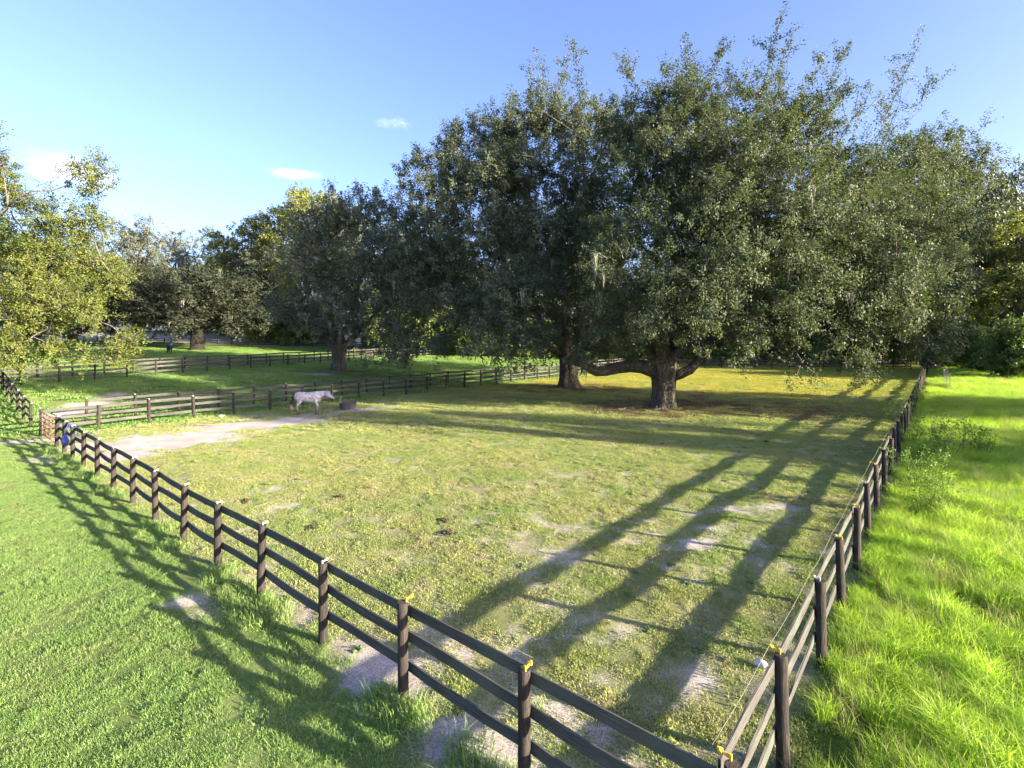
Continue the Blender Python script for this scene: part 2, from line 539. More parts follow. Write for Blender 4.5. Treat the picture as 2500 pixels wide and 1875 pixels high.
def ground():
    def axis(a, b, step, far_lo, far_hi):
        mid = np.arange(a, b + step, step)
        lo = a - np.cumsum(step * 1.35 ** np.arange(1, 60)); lo = lo[lo > far_lo][::-1]
        hi = mid[-1] + np.cumsum(step * 1.35 ** np.arange(1, 60)); hi = hi[hi < far_hi]
        return np.concatenate(([far_lo], lo, mid, hi, [far_hi]))
    xs = axis(-48, 44, 0.4, -2500, 2500); ys = axis(3, 64, 0.4, -2500, 3500)
    X, Y = np.meshgrid(xs, ys)
    Z = height(X, Y)
    nx, ny = len(xs), len(ys)
    v = np.stack((X, Y, Z), -1).reshape(-1, 3)
    i = np.arange((ny - 1) * (nx - 1)); r = i // (nx - 1); c = i % (nx - 1)
    q = np.stack((r * nx + c, r * nx + c + 1, (r + 1) * nx + c + 1, (r + 1) * nx + c), -1)
    x, y = v[:, 0], v[:, 1]
    a, b = zone(x, y)
    inside = ((a > 0) & (b > 0) & (b < 35.2)).astype(float)
    tall = ((b < 0) & (a > -2)).astype(float)
    m, nt, out = new_mat('pasture_soil')
    pos = geo_pos(nt)
    fine = noise(nt, 26, 5, 0.85, pos); med = noise(nt, 0.9, 4, 0.6, pos); big = noise(nt, 0.16, 3, 0.55, pos); sp = noise(nt, 38, 3, 0.6, pos)
    green = ramp(nt, math_n(nt, 'ADD', math_n(nt, 'MULTIPLY', big, 0.5), math_n(nt, 'MULTIPLY', fine, 0.5)), [(0.36, (0.07, 0.105, 0.035)), (0.5, (0.145, 0.20, 0.06)), (0.62, (0.25, 0.28, 0.11))])
    olive = ramp(nt, math_n(nt, 'ADD', math_n(nt, 'MULTIPLY', med, 0.5), math_n(nt, 'MULTIPLY', fine, 0.5)), [(0.36, (0.11, 0.12, 0.05)), (0.5, (0.22, 0.225, 0.10)), (0.62, (0.36, 0.335, 0.20))])
    lush = ramp(nt, fine, [(0.3, (0.035, 0.07, 0.012)), (0.7, (0.10, 0.17, 0.03))])
    sandc = ramp(nt, math_n(nt, 'ADD', math_n(nt, 'MULTIPLY', med, 0.35), math_n(nt, 'MULTIPLY', sp, 0.65)), [(0.38, (0.26, 0.225, 0.19)), (0.5, (0.42, 0.375, 0.325)), (0.6, (0.56, 0.515, 0.465))])
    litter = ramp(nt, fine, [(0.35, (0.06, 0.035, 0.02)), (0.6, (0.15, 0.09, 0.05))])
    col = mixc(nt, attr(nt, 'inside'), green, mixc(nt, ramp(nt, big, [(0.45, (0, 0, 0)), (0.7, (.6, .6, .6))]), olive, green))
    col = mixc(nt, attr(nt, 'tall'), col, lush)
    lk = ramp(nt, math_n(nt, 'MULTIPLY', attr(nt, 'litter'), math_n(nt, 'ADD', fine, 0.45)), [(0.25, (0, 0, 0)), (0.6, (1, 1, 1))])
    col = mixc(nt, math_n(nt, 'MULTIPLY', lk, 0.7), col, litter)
    k = ramp(nt, math_n(nt, 'ADD', attr(nt, 'sand'), math_n(nt, 'MULTIPLY', math_n(nt, 'SUBTRACT', fine, 0.5), 2.0)), [(0.30, (0, 0, 0)), (0.70, (1, 1, 1))])
    col = mixc(nt, k, col, sandc)
    hgt = math_n(nt, 'ADD', fine, math_n(nt, 'MULTIPLY', sp, 0.35))
    principled(nt, out, col, 0.95, 0.05, hgt, 0.7, 0.06)
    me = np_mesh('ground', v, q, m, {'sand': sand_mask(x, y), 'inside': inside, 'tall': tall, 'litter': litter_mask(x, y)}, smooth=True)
    o = link('ground', me)
    tag(o, 'grassy pasture ground with sandy worn patches', None, None, 'structure')


ground()

# ---------------------------------------------------------------- fences
POST_H, POST_R = 1.42, 0.078
BOARD_Z = (1.305, 0.895, 0.455)


def post_meshes():
    out = []
    for k in range(4):
        mb = MB(); rng = random.Random(k)
        n = 14
        zs = [-0.45, 0.0, 0.5, 1.0, POST_H - 0.02, POST_H]
        rr = [POST_R * 1.03, POST_R * 1.03, POST_R, POST_R * 0.985, POST_R * 0.975, POST_R * 0.90]
        lx, ly = rng.uniform(-.02, .02), rng.uniform(-.02, .02)
        vs = []
        for z, r in zip(zs, rr):
            for j in range(n):
                a = 2 * math.pi * j / n
                w = r * (1 + 0.035 * math.sin(3 * a + k) + 0.02 * math.sin(5 * a + z * 4))
                vs.append((math.cos(a) * w + lx * z, math.sin(a) * w + ly * z, z + (0.006 * math.cos(a + k) if z > 1.3 else 0)))
        fs = [(i * n + j, i * n + (j + 1) % n, (i + 1) * n + (j + 1) % n, (i + 1) * n + j) for i in range(len(zs) - 1) for j in range(n)]
        fs.append(tuple((len(zs) - 1) * n + j for j in range(n)))
        mb.add(vs, fs)
        me = mb.mesh('post', M_POST, True)
        me.polygons[len(fs) - 1].use_smooth = False
        out.append(me)
    return out


def board_meshes():
    """unit-length board along X, thickness Y, height Z, sagged and slightly warped"""
    out = []
    for k in range(7):
        rng = random.Random(50 + k)
        n = 6
        sag = rng.uniform(-0.05, 0.008); warp = rng.uniform(-0.02, 0.02); tw = rng.uniform(-.01, .01)
        H, T = 0.152, 0.025
        vs, fs = [], []
        for i in range(n + 1):
            t = i / n
            s = 4 * t * (1 - t)
            zc = sag * s; yc = warp * s
            e = [rng.uniform(-.005, .005) for _ in range(4)]
            for q, (yy, zz) in enumerate(((-T / 2, -H / 2), (T / 2, -H / 2), (T / 2, H / 2), (-T / 2, H / 2))):
                vs.append((t, yy + yc + tw * s * (1 if zz > 0 else -1), zz + zc + e[q]))
        for i in range(n):
            for j in range(4):
                fs.append((i * 4 + j, i * 4 + (j + 1) % 4, (i + 1) * 4 + (j + 1) % 4, (i + 1) * 4 + j))
        fs.append((3, 2, 1, 0)); fs.append((n * 4, n * 4 + 1, n * 4 + 2, n * 4 + 3))
        fs = [f[::-1] for f in fs]
        mb = MB(); mb.add(vs, fs)
        out.append(mb.mesh('board', M_BOARD, False))
    return out


def insulator_mesh(mat, size=1.0):
    mb = MB()
    s = size
    mb.box((0, 0, 0.0), (0.030 * s, 0.022 * s, 0.075 * s))
    mb.tube([(0, 0.006 * s, 0.0), (0, 0.05 * s, 0.012 * s), (0, 0.105 * s, 0.02 * s)], [0.017 * s, 0.019 * s, 0.012 * s], 8)
    mb.tube([(-0.028 * s, 0.105 * s, 0.02 * s), (0.028 * s, 0.105 * s, 0.02 * s)], [0.022 * s, 0.022 * s], 8)
    mb.box((0, 0.125 * s, 0.035 * s), (0.02 * s, 0.02 * s, 0.03 * s))
    return mb.mesh('insulator', mat, False)


POSTS = post_meshes(); BOARDS = board_meshes()
INS_Y = insulator_mesh(M_YELLOW, 0.9); INS_W = insulator_mesh(M_WHITE, 0.75)


def fence(label, pts, side, ins=None, wire=False, group=None, seed=1, skip=(), z_drop=0.0, dress=1.0):
    """a post-and-board fence through pts; boards nailed on the side given (+1 = left of travel)"""
    rng = random.Random(seed)
    pts = [Vector((p[0], p[1], hz(p[0], p[1]))) for p in pts]
    root = link('board_fence', None, None, pts[0])
    tag(root, label, 'fence', group)
    wpts = []
    for i, p in enumerate(pts):
        d = (pts[min(i + 1, len(pts) - 1)] - pts[max(i - 1, 0)]); d.z = 0; d.normalize()
        nrm = Vector((-d.y, d.x, 0)) * side
        dz = rng.uniform(-0.03, 0.03)
        po = link('post', POSTS[rng.randrange(4)], root, p - pts[0] + Vector((0, 0, dz)), (rng.uniform(-.02, .02), rng.uniform(-.02, .02), rng.uniform(0, 6.28)))
        if ins:
            col = ins(i)
            if col:
                me = INS_Y if col == 'y' else INS_W
                ang = math.atan2(nrm.y, nrm.x) - math.pi / 2
                inv = po.matrix_local.to_3x3().inverted()
                off = Vector((nrm.x * POST_R * 0.55, nrm.y * POST_R * 0.55, POST_H + 0.028))
                lo = inv @ off
                io = link('insulator', me, po, lo, (0, 0, ang - po.rotation_euler.z))
                wpts.append(p + Vector((nrm.x * 0.165, nrm.y * 0.165, POST_H + 0.06 + dz)))
        if i + 1 < len(pts) and i not in skip:
            q = pts[i + 1]
            dv = q - p; L = Vector((dv.x, dv.y, 0)).length
            ang = math.atan2(dv.y, dv.x); pitch = -math.atan2(dv.z, L)
            nn = Vector((-dv.y, dv.x, 0)).normalized() * side
            for bz in BOARD_Z:
                e0, e1 = rng.uniform(-.025, .02), rng.uniform(-.025, .02)
                b = link('board', BOARDS[rng.randrange(len(BOARDS))], root, p - pts[0] + nn * (POST_R + 0.014 + rng.uniform(0, .005)) + Vector((0, 0, bz + e0)),
                         (0, pitch - (e1 - e0) / L, ang), ((dv.length - 0.006), 1, 1))
    if wire and len(wpts) > 2:
        mb = MB(); line = []
        for i in range(len(wpts) - 1):
            for t in (0, .25, .5, .75):
                w = wpts[i].lerp(wpts[i + 1], t); w.z -= 0.05 * 4 * t * (1 - t) * (0.6 + 0.8 * ((i * 7) % 5) / 5)
                line.append(w - pts[0])
        line.append(wpts[-1] - pts[0])
        mb.tube(line, 0.003, 4)
        link('wire', mb.mesh('wire', M_WIRE), root)
    return root


LT = [0, 2.29, 4.56, 6.79, 9.23, 11.44, 13.72, 16.0, 18.3, 20.6, 22.9, 25.2, 27.2, 29.0, 30.8]
left_pts = [CORNER + W * t for t in LT]
fence('near black board fence from the corner to the red gate, white and yellow insulators', left_pts, -1,
      ins=lambda i: None if i == 0 else 'y' if i in (1, 2) else 'w', wire=True, seed=3)
fence('black board fence running off past the red gate at the left edge', [CORNER + W * t for t in (38.6, 41.2, 43.7, 46.2, 48.7, 51.2, 53.7, 56.2, 58.7, 61.2)], -1,
      ins=lambda i: 'w', wire=True, seed=4)
RS = [0, 2.24, 4.84, 7.05, 9.39, 11.7, 14.2, 16.9] + [19.5 + 2.5 * k for k in range(31)]
RS[0] = 0.17
fence('long black board fence with yellow insulators beside the tall grass', [CORNER + U * s for s in RS], 1,
      ins=lambda i: ('w' if i in (2, 5) else 'y') if i < 16 else ('y' if i % 3 == 0 else None), wire=True, seed=5)
c0 = CORNER + W * LEFT_T
NEAR_N = 30
fence('board fence directly behind the grey horse, nearer side of the lane', [c0 + U * (2.42 * k) for k in range(NEAR_N)], 1, ins=lambda i: 'w' if i < 12 else None, wire=True, seed=6)
c1 = CORNER + W * 38.6
fence('board fence one row farther back behind the grey horse, far side of the lane', [c1 + U * (2.5 * k + 2.5) for k in range(29)], 1, ins=lambda i: 'w' if i < 10 else None, wire=True, seed=7)
A0 = np.array((-38.0, 43.0)); AD = np.array((0.466, 0.885))
fence('black board fence just behind the big left trunk, nearer of two', [A0 + AD * (2.5 * k - 7.5) for k in range(30)], 1, seed=8)
fence('black board fence bounding the far field where the dark horse stands', [A0 + np.array((-3.6, 1.9)) + AD * (2.5 * k - 7.5) for k in range(30)], 1, seed=9)
fence('distant board fence in front of the pale sandy track', [np.array((-92 + 2.9 * k, 110.0 - 0.02 * k)) for k in range(27)], 1, seed=10)
rend = CORNER + U * RS[-1]
bend = c0 + U * (2.42 * (NEAR_N - 1))
nb = 17
fence('shaded board fence across the back of the paddock under the oaks', [rend * (1 - k / nb) + bend * (k / nb) for k in range(1, nb + 1)], -1, seed=11)
cb = CORNER


def gate():
    a = CORNER + W * 31.0; b = CORNER + W * 34.75
    za, zb = hz(*a), hz(*b)
    red = plain_mat('rusty_red_pipe', (0.22, 0.10, 0.075), 0.6, 0.3, 0.45, 9)
    root = link('pipe_gate', None, None, (a[0], a[1], za))
    tag(root, 'rusty red pipe gate closed between fence and lane', 'gate')
    D = Vector((b[0] - a[0], b[1] - a[1], zb - za))
    hzs = (0.16, 0.38, 0.60, 0.82, 1.04, 1.28)
    mb = MB(); mb.tube([D * .02 + Vector((0, 0, .14)), D * .02 + Vector((0, 0, 1.30))], 0.026, 8)
    link('gate_stile', mb.mesh('gate_stile', red), root)
    mb = MB(); mb.tube([D * .98 + Vector((0, 0, .14)), D * .98 + Vector((0, 0, 1.30))], 0.026, 8)
    link('gate_stile', mb.mesh('gate_stile', red), root)
    bar = None
    for h in hzs:
        mb = MB(); mb.tube([D * .02 + Vector((0, 0, h)), D * .5 + Vector((0, 0, h - 0.012)), D * .98 + Vector((0, 0, h))], 0.021, 8)
        link('gate_bar', mb.mesh('gate_bar', red), root)
    for f in (.35, .66):
        mb = MB(); mb.box((0, 0, .72), (0.04, 0.04, 1.12)); 
        link('gate_brace', mb.mesh('gate_brace', red), root, D * f)
    mb = MB()
    for z in (.35, 1.1):
        mb.box((0, 0, z), (0.06, 0.06, 0.08))
    link('gate_hinge', mb.mesh('gate_hinge', red), root, D * 0.0)
    # wire-wrapped hanging post
    g = link('gate_post', None, None, (b[0], b[1], zb))
    tag(g, 'grey gate post wrapped in loose wire beside the red gate', 'post')
    po = link('post', POSTS[1], g)
    mb = MB(); pts = []
    for i in range(120):
        t = i / 119; an = t * 2 * math.pi * 9
        r = POST_R + 0.012 + 0.02 * math.sin(i * 1.7)
        pts.append((math.cos(an) * r, math.sin(an) * r, 0.75 + 0.62 * t + 0.05 * math.sin(i * .9)))
    mb.tube(pts, 0.006, 4)
    link('wire_wrap', mb.mesh('wire_wrap', M_WIRE), g)


gate()

# ---------------------------------------------------------------- trees
def leaf_mesh(name, centers, rnd, size, mats, up_bias, rng, outward=None):
    """one rhombus leaf per centre"""
    n = len(centers)
    nrm = rng.normal(size=(n, 3)); nrm /= np.linalg.norm(nrm, axis=1, keepdims=True)
    nrm = nrm * 0.62 + np.array((0, 0, up_bias))
    if outward is not None:
        nrm += outward * 0.6
    nrm /= np.linalg.norm(nrm, axis=1, keepdims=True)
    t = rng.normal(size=(n, 3)); t -= nrm * (t * nrm).sum(1, keepdims=True); t /= np.linalg.norm(t, axis=1, keepdims=True)
    b = np.cross(nrm, t)
    L = (size * rng.uniform(0.6, 1.25, n))[:, None]; Wd = L * rng.uniform(0.24, 0.36, n)[:, None]
    v = np.empty((n, 4, 3))
    v[:, 0] = centers - t * L * .5; v[:, 1] = centers + b * Wd + t * L * .05 + nrm * L * .06
    v[:, 2] = centers + t * L * .5; v[:, 3] = centers - b * Wd + t * L * .05 + nrm * L * .06
    q = np.arange(n * 4).reshape(n, 4)
    return np_mesh(name, v.reshape(-1, 3), q, mats, {'rnd': np.repeat(rnd, 4)})


def lobes_foliage(lobes, rng, n_leaves, per_clump=55, clump_len=1.1, spread=0.23, split=6):
    """lobes: (x,y,z, rx,ry,rz, density). returns leaf centres, rnd, outward dirs, clump base/tip pairs"""
    sub = []
    for l in lobes:
        c = np.array(l[:3]); r = np.array(l[3:6])
        if split and r.max() > 1.0:
            k = max(3, int(round(split * (r.prod() ** (1 / 3)) / 2.2)))
            for i in range(k):
                d = rng.normal(size=3); d /= np.linalg.norm(d)
                f = rng.uniform(.36, .56)
                rr = r.mean() * f
                sub.append(tuple(c + d * r * rng.uniform(.45, .85)) + (rr, rr, rr * rng.uniform(.95, 1.45), l[6] * rng.uniform(.6, 1.3)))
            sub.append(tuple(c) + tuple(r * .6) + (l[6] * .55,))
        else:
            sub.append(tuple(l[:7]))
    L = np.array(sub, float)
    area = ((L[:, 3] * L[:, 4]) ** 1.6 + (L[:, 3] * L[:, 5]) ** 1.6 + (L[:, 4] * L[:, 5]) ** 1.6) ** (1 / 1.6) * L[:, 6]
    nc = max(1, int(n_leaves / per_clump))
    cnt = rng.multinomial(nc, area / area.sum())
    C, Rn, O, T0, T1 = [], [], [], [], []
    zmin = (L[:, 2] - L[:, 5]).min(); zmax = (L[:, 2] + L[:, 5]).max()
    for l, k in zip(L, cnt):
        if k == 0:
            continue
        d = rng.normal(size=(k, 3)); d /= np.linalg.norm(d, axis=1, keepdims=True)
        bump = 0.80 + 0.5 * vnoise(d[:, 0] * 2.3 + l[0], d[:, 1] * 2.3 + d[:, 2] * 2.3 + l[1], 4)
        rr = rng.uniform(0.40, 1.0, k) ** 0.40 * bump
        p = l[:3] + d * l[3:6] * rr[:, None]
        hrel = (p[:, 2] - zmin) / (zmax - zmin)
        g = d * 0.75 + np.stack((rng.normal(0, .3, k), rng.normal(0, .3, k), (hrel - 0.38) * 1.5 + rng.normal(0, .25, k)), 1)
        g /= np.linalg.norm(g, axis=1, keepdims=True)
        ln = clump_len * rng.uniform(0.5, 1.35, k)
        tone = rng.uniform(0, 1, k)
        m = rng.poisson(per_clump, k)
        idx = np.repeat(np.arange(k), m)
        tt = rng.uniform(-0.15, 1.0, len(idx))
        sp = spread * (1.15 - 0.65 * np.clip(tt, 0, 1))
        c = p[idx] + g[idx] * (tt * ln[idx])[:, None] + rng.normal(size=(len(idx), 3)) * sp[:, None] * ln[idx][:, None]
        C.append(c); Rn.append(np.clip(0.6 * tone[idx] + 0.4 * rng.uniform(0, 1, len(idx)), 0, 1)); O.append(d[idx])
        T0.append(l[:3] + (p - l[:3]) * 0.35); T1.append(p + g * ln[:, None])
    return np.concatenate(C), np.concatenate(Rn), np.concatenate(O), np.concatenate(T0), np.concatenate(T1)


def twig_mesh(name, a, b, r0, r1, mat, rng):
    """thin bent three-sided twigs from a to b"""
    n = len(a)
    mid = (a + b) / 2 + rng.normal(size=(n, 3)) * (np.linalg.norm(b - a, axis=1) * 0.09)[:, None]
    P3 = [a, mid, b]; R3 = [r0, (r0 + r1) / 2, r1]
    t = b - a; t /= (np.linalg.norm(t, axis=1, keepdims=True) + 1e-9)
    x = np.cross(t, np.array((0.31, 0.17, 0.93))); x /= (np.linalg.norm(x, axis=1, keepdims=True) + 1e-9)
    y = np.cross(t, x)
    v = np.empty((n, 3, 3, 3))
    for i in range(3):
        for k in range(3):
            an = 2 * math.pi * k / 3
            v[:, i, k] = P3[i] + (x * math.cos(an) + y * math.sin(an)) * np.asarray(R3[i]).reshape(-1, 1)
    base = (np.arange(n) * 9)[:, None, None]
    q = []
    for i in range(2):
        for k in range(3):
            q.append((i * 3 + k, i * 3 + (k + 1) % 3, (i + 1) * 3 + (k + 1) % 3, (i + 1) * 3 + k))
    q = (base + np.array(q)[None]).reshape(-1, 4)
    return np_mesh(name, v.reshape(-1, 3), q, mat)


def limb_pts(a, b, rng, rise=0.0, n=9, wob=0.06):
    a = np.array(a, float); b = np.array(b, float)
    L = np.linalg.norm(b - a)
    ctrl = (a + b) / 2 + np.array((0, 0, rise * L))
    out = []
    ph = rng.uniform(0, 6.28, 3)
    for i in range(n + 1):
        t = i / n
        p = a * (1 - t) ** 2 + ctrl * 2 * t * (1 - t) + b * t * t
        env = math.sin(math.pi * t)
        p = p + np.array([math.sin(ph[j] + t * 7) for j in range(3)]) * L * wob * env
        out.append(tuple(p))
    return out


def trunk_mesh(name, prof, rng, mat, flutes=6, amp=0.08, n=36, roots=0.0):
    """prof: (z, radius, dx, dy)"""
    ph = rng.uniform(0, 6.28, 4)
    vs, fs = [], []
    for z, r, dx, dy in prof:
        fl = max(0.0, 1 - max(z, 0) / 0.9) ** 2
        for j in range(n):
            a = 2 * math.pi * j / n
            w = 1 + amp * math.sin(flutes * a + ph[0] + z * .4) + amp * .55 * math.sin(11 * a + ph[1] - z * .7) + 0.04 * math.sin(3 * a + ph[2] + z)
            w += roots * fl * max(0, math.sin(5 * a + ph[3])) ** 2
            vs.append((math.cos(a) * r * w + dx, math.sin(a) * r * w + dy, z))
    m = len(prof)
    for i in range(m - 1):
        for j in range(n):
            fs.append((i * n + j, i * n + (j + 1) % n, (i + 1) * n + (j + 1) % n, (i + 1) * n + j))
    fs.append(tuple((m - 1) * n + j for j in range(n)))
    mb = MB(); mb.add(vs, fs)
    return mb.mesh(name, mat)


def moss_mesh(name, anchors, rng, mat, lmin=0.6, lmax=1.8, strands=26, wid=0.28):
    """grey moss hanging in tapering beards below the anchors"""
    V = []
    for p in anchors:
        Lh = rng.uniform(lmin, lmax)
        w = wid * rng.uniform(.6, 1.3)
        for s in range(strands):
            off = rng.normal(size=2) * w * 0.4
            l = Lh * rng.uniform(.15, 1.0) ** 1.3 * (1 - 0.5 * min(1, np.hypot(*off) / w))
            a = rng.uniform(0, 6.28); ww = rng.uniform(.008, .022)
            dx, dy = math.cos(a) * ww, math.sin(a) * ww
            x, y, z = p[0] + off[0], p[1] + off[1], p[2] + rng.uniform(-.1, .15)
            x2, y2 = p[0] + off[0] * .5 + rng.normal() * .03, p[1] + off[1] * .5 + rng.normal() * .03
            V.append([(x - dx, y - dy, z), (x + dx, y + dy, z), (x2 + dx * .4, y2 + dy * .4, z - l), (x2 - dx * .4, y2 - dy * .4, z - l)])
    v = np.array(V).reshape(-1, 3)
    return np_mesh(name, v, np.arange(len(v)).reshape(-1, 4), mat)


def big_oak(label, base, lobes, spires, prof, limbs, n_leaves, leaf, seed, moss=30, mat=None, twig_every=2, per_clump=55, clump_len=1.1, bark=None, name='oak_tree'):
    rng = np.random.default_rng(seed)
    base = Vector(base)
    B = np.array(base)
    root = link(name, None, None, base)
    tag(root, label, 'tree')
    if prof:
        link('trunk', trunk_mesh('trunk', prof, rng, bark or M_BARK, roots=0.22), root)
    for a, b, r0, r1, rise in limbs:
        pts = limb_pts(a, b, rng, rise, 10)
        mb = MB(); n = len(pts)
        rad = [r0 + (r1 - r0) * (i / (n - 1)) ** 0.8 for i in range(n)]
        mb.tube(pts, rad, 10)
        link('limb', mb.mesh('limb', bark or M_BARK), root)
    lob = [(l[0] - B[0], l[1] - B[1], l[2] - B[2]) + tuple(l[3:]) for l in lobes]
    C, R, O, T0, T1 = lobes_foliage(lob, rng, n_leaves, per_clump, clump_len)
    # thin open sprays standing out of the crown top
    sa, sb = [], []
    for s in spires:
        p0 = np.array(s[0]) - B; p1 = np.array(s[1]) - B
        nl = int(s[2] * 1.35)
        L = np.linalg.norm(p1 - p0)
        nb = 7
        stems = [(p0, p1)]
        for i in range(nb):
            t = rng.uniform(.2, .9); q0 = p0 + (p1 - p0) * t
            d = rng.normal(size=3); d[2] = abs(d[2]) + .6; d /= np.linalg.norm(d)
            stems.append((q0, q0 + d * L * .32 * rng.uniform(.5, 1)))
        for a, b in stems:
            sa.append(a); sb.append(b)
            k = int(nl * np.linalg.norm(b - a) / (L * 2.3))
            t = rng.uniform(.15, 1.02, k)[:, None]
            c = a + (b - a) * t + rng.normal(size=(k, 3)) * 0.16
            C = np.concatenate((C, c)); R = np.concatenate((R, rng.uniform(0, .7, k))); O = np.concatenate((O, np.zeros((k, 3))))
    keep = C[:, 2] > 0.5
    C, R, O = C[keep], R[keep], O[keep]
    link('crown', leaf_mesh('crown', C, R, leaf, mat or M_OAK, 0.35, rng, O), root)
    a, b = T0[::twig_every], T1[::twig_every]
    if sa:
        a = np.concatenate((a, sa)); b = np.concatenate((b, sb))
    link('twigs', twig_mesh('twigs', a, b, 0.028, 0.007, M_TWIG, rng), root)
    # branches that carry each lobe
    mb = MB()
    ends = [l for l in limbs]
    for l in lob:
        c = np.array(l[:3])
        best = min(ends, key=lambda e: np.linalg.norm(np.array(e[1]) - c) if e[1][2] < c[2] + 3 else 99)
        pts = limb_pts(best[1], c, rng, 0.06, 6, 0.05)
        mb.tube(pts, [(0.15 - 0.11 * i / 6) * (.45 if name == 'leaning_tree' else 1) for i in range(7)], 6)
        for j in range(3):
            d = rng.normal(size=3); d /= np.linalg.norm(d)
            mb.tube(limb_pts(c, c + d * np.array(l[3:6]) * .8, rng, 0.05, 4, .05), [0.05, .042, .034, .026, .015], 5)
    link('branches', mb.mesh('branches', bark or M_BARK), root)['kind'] = 'stuff'
    if moss:
        low = T1[T1[:, 2] < np.percentile(T1[:, 2], 60)]
        an = low[rng.choice(len(low), moss)]
        an[:, 2] = np.maximum(an[:, 2], 2.2)
        link('moss', moss_mesh('moss', an, rng, M_MOSS), root)['kind'] = 'stuff'
    return root


def lb(px, py, Y, r, rz=None, ry=None, dens=1.0):
    p = P(px, py, Y); r *= 0.93
    return (p.x, p.y, p.z, r, ry if ry else r, rz if rz else r * 0.85, dens)


def main_oak():
    base = (11.1, 37.5, -0.02)
    lobes = []
    # crown top
    for a in ((1545, 330, 41, 3.4), (1640, 270, 40, 3.3), (1740, 250, 38, 3.3), (1700, 380, 36, 3.8), (1850, 300, 39, 3.4), (1960, 290, 40, 2.4),
              (1990, 350, 38, 3.2), (1830, 420, 35, 4.0), (1590, 460, 38, 3.8), (2080, 430, 38, 3.2), (2180, 430, 40, 3.2), (2260, 400, 42, 3.0), (2330, 410, 44, 2.8)):
        lobes.append(lb(*a))
    # heart of the crown
    for a in ((1520, 570, 36, 3.4), (1650, 560, 34, 3.4), (1790, 560, 33, 3.6), (1930, 530, 33, 3.6), (2070, 560, 34, 3.6), (2190, 540, 36, 3.4), (2290, 530, 38, 3.2),
              (1900, 650, 34, 3.2), (2150, 660, 33, 3.0), (2260, 660, 35, 2.9), (1700, 680, 35, 2.8)):
        lobes.append(lb(*a))
    for a in ((1640, 480, 45, 4), (1800, 480, 46, 4.5), (1980, 480, 46, 4.5), (2150, 500, 47, 4.2), (1720, 620, 46, 4), (1900, 640, 47, 4), (2080, 640, 47, 4), (2250, 620, 48, 4)):
        lobes.append(lb(*a, dens=0.7))
    # lower bulges and hanging skirts
    for a in ((1560, 690, 31.5, 2.0, 1.9), (1655, 700, 30.5, 2.1, 2.2), (1600, 790, 30.5, 1.4, 1.7), (1700, 790, 30.5, 1.6, 2.0), (1775, 700, 31, 2.0, 2.6), (1830, 780, 31, 1.6, 2.2),
              (1800, 850, 31, 1.1, 1.3), (1950, 690, 31, 2.1, 2.3), (1935, 800, 31, 1.1, 2.2), (1960, 885, 31, .8, .8), (2050, 740, 31.5, 2.0, 2.2), (2130, 760, 31, 1.8, 2.4), (2080, 860, 31, .9, 1.7), (2130, 870, 31.5, .9, 1.4),
              (2210, 720, 31.5, 2.0, 2.6), (2270, 760, 32, 2.0, 2.6), (2310, 830, 32.5, 1.2, 1.5), (1470, 690, 33, 2.0, 2.4), (1480, 800, 34, 1.5, 1.6), (1500, 845, 35.6, 1.5, .9), (1430, 850, 36, 1.5, 1.0), (1560, 850, 36, 1.2, .8)):
        lobes.append(lb(a[0], a[1], a[2], a[3], a[4], dens=1.25))
    sp = []
    for p0, p1, Y, n in (((1430, 330), (1400, 105), 40, 500), ((1400, 320), (1310, 150), 40, 260), ((1560, 260), (1525, 120), 40, 420), ((1680, 230), (1670, 85), 39, 520), ((1720, 240), (1770, 95), 39, 420),
                         ((1860, 240), (1905, 40), 38, 620), ((1890, 260), (1930, 90), 38, 320), ((2000, 280), (2060, 125), 39, 500), ((1990, 300), (2090, 210), 39, 600),
                         ((2130, 360), (2250, 70), 40, 480), ((2140, 370), (2320, 170), 41, 480), ((2150, 360), (2210, 160), 41, 260), ((2340, 400), (2420, 270), 44, 200), ((1960, 250), (2010, 130), 38, 300)):
        sp.append((tuple(P(*p0, Y)), tuple(P(*p1, Y)), n))
    prof = [(-0.4, 1.05, 0, 0), (0, 1.0, 0, 0), (0.25, 0.90, 0, 0), (0.7, 0.84, 0, 0), (1.3, 0.81, 0.02, 0), (2.0, 0.83, 0.03, 0), (2.6, 0.94, 0.02, 0), (3.1, 1.0, 0.0, 0), (3.7, 0.8, 0, 0), (4.2, .5, 0, 0)]
    limbs = [((-0.3, 0, 2.6), (-7.5, -0.6, 3.5), 0.62, 0.26, 0.0), ((0.5, 0, 2.3), (6.5, -1.5, 6.6), 0.44, 0.14, -0.06), ((0, 0, 3.2), (-0.6, -0.3, 11.0), 0.62, 0.22, 0.0),
             ((0.2, 0.1, 3.2), (5.0, 1.0, 12.5), 0.5, 0.2, -0.05), ((-.2, 0.1, 3.2), (-4.5, 2.0, 12.0), 0.45, 0.18, -0.05), ((.3, .3, 3.2), (9, 3, 9.5), .42, .16, -.08),
             ((-0.6, -0.3, 11.0), (2.5, 0, 20), .22, .08, 0), ((5.0, 1.0, 12.5), (8.5, 1, 19.5), .2, .07, 0), ((9, 3, 9.5), (16, 3, 14), .16, .07, 0), ((6.5, -1.5, 6.6), (13, -3.5, 9.5), .14, .07, .05),
             ((6.5, -1.5, 6.6), (7, -5, 8.5), .12, .06, .1), ((-.5, -.4, 3.2), (-1.5, -5.5, 8), .4, .12, .05), ((0.2, -.3, 3.2), (3, -5, 9), .38, .12, .05)]
    big_oak('massive spreading live oak with thick fluted trunk in the paddock', base, lobes, sp, prof, limbs, 560000, 0.165, 11, moss=110, per_clump=80, clump_len=0.95)


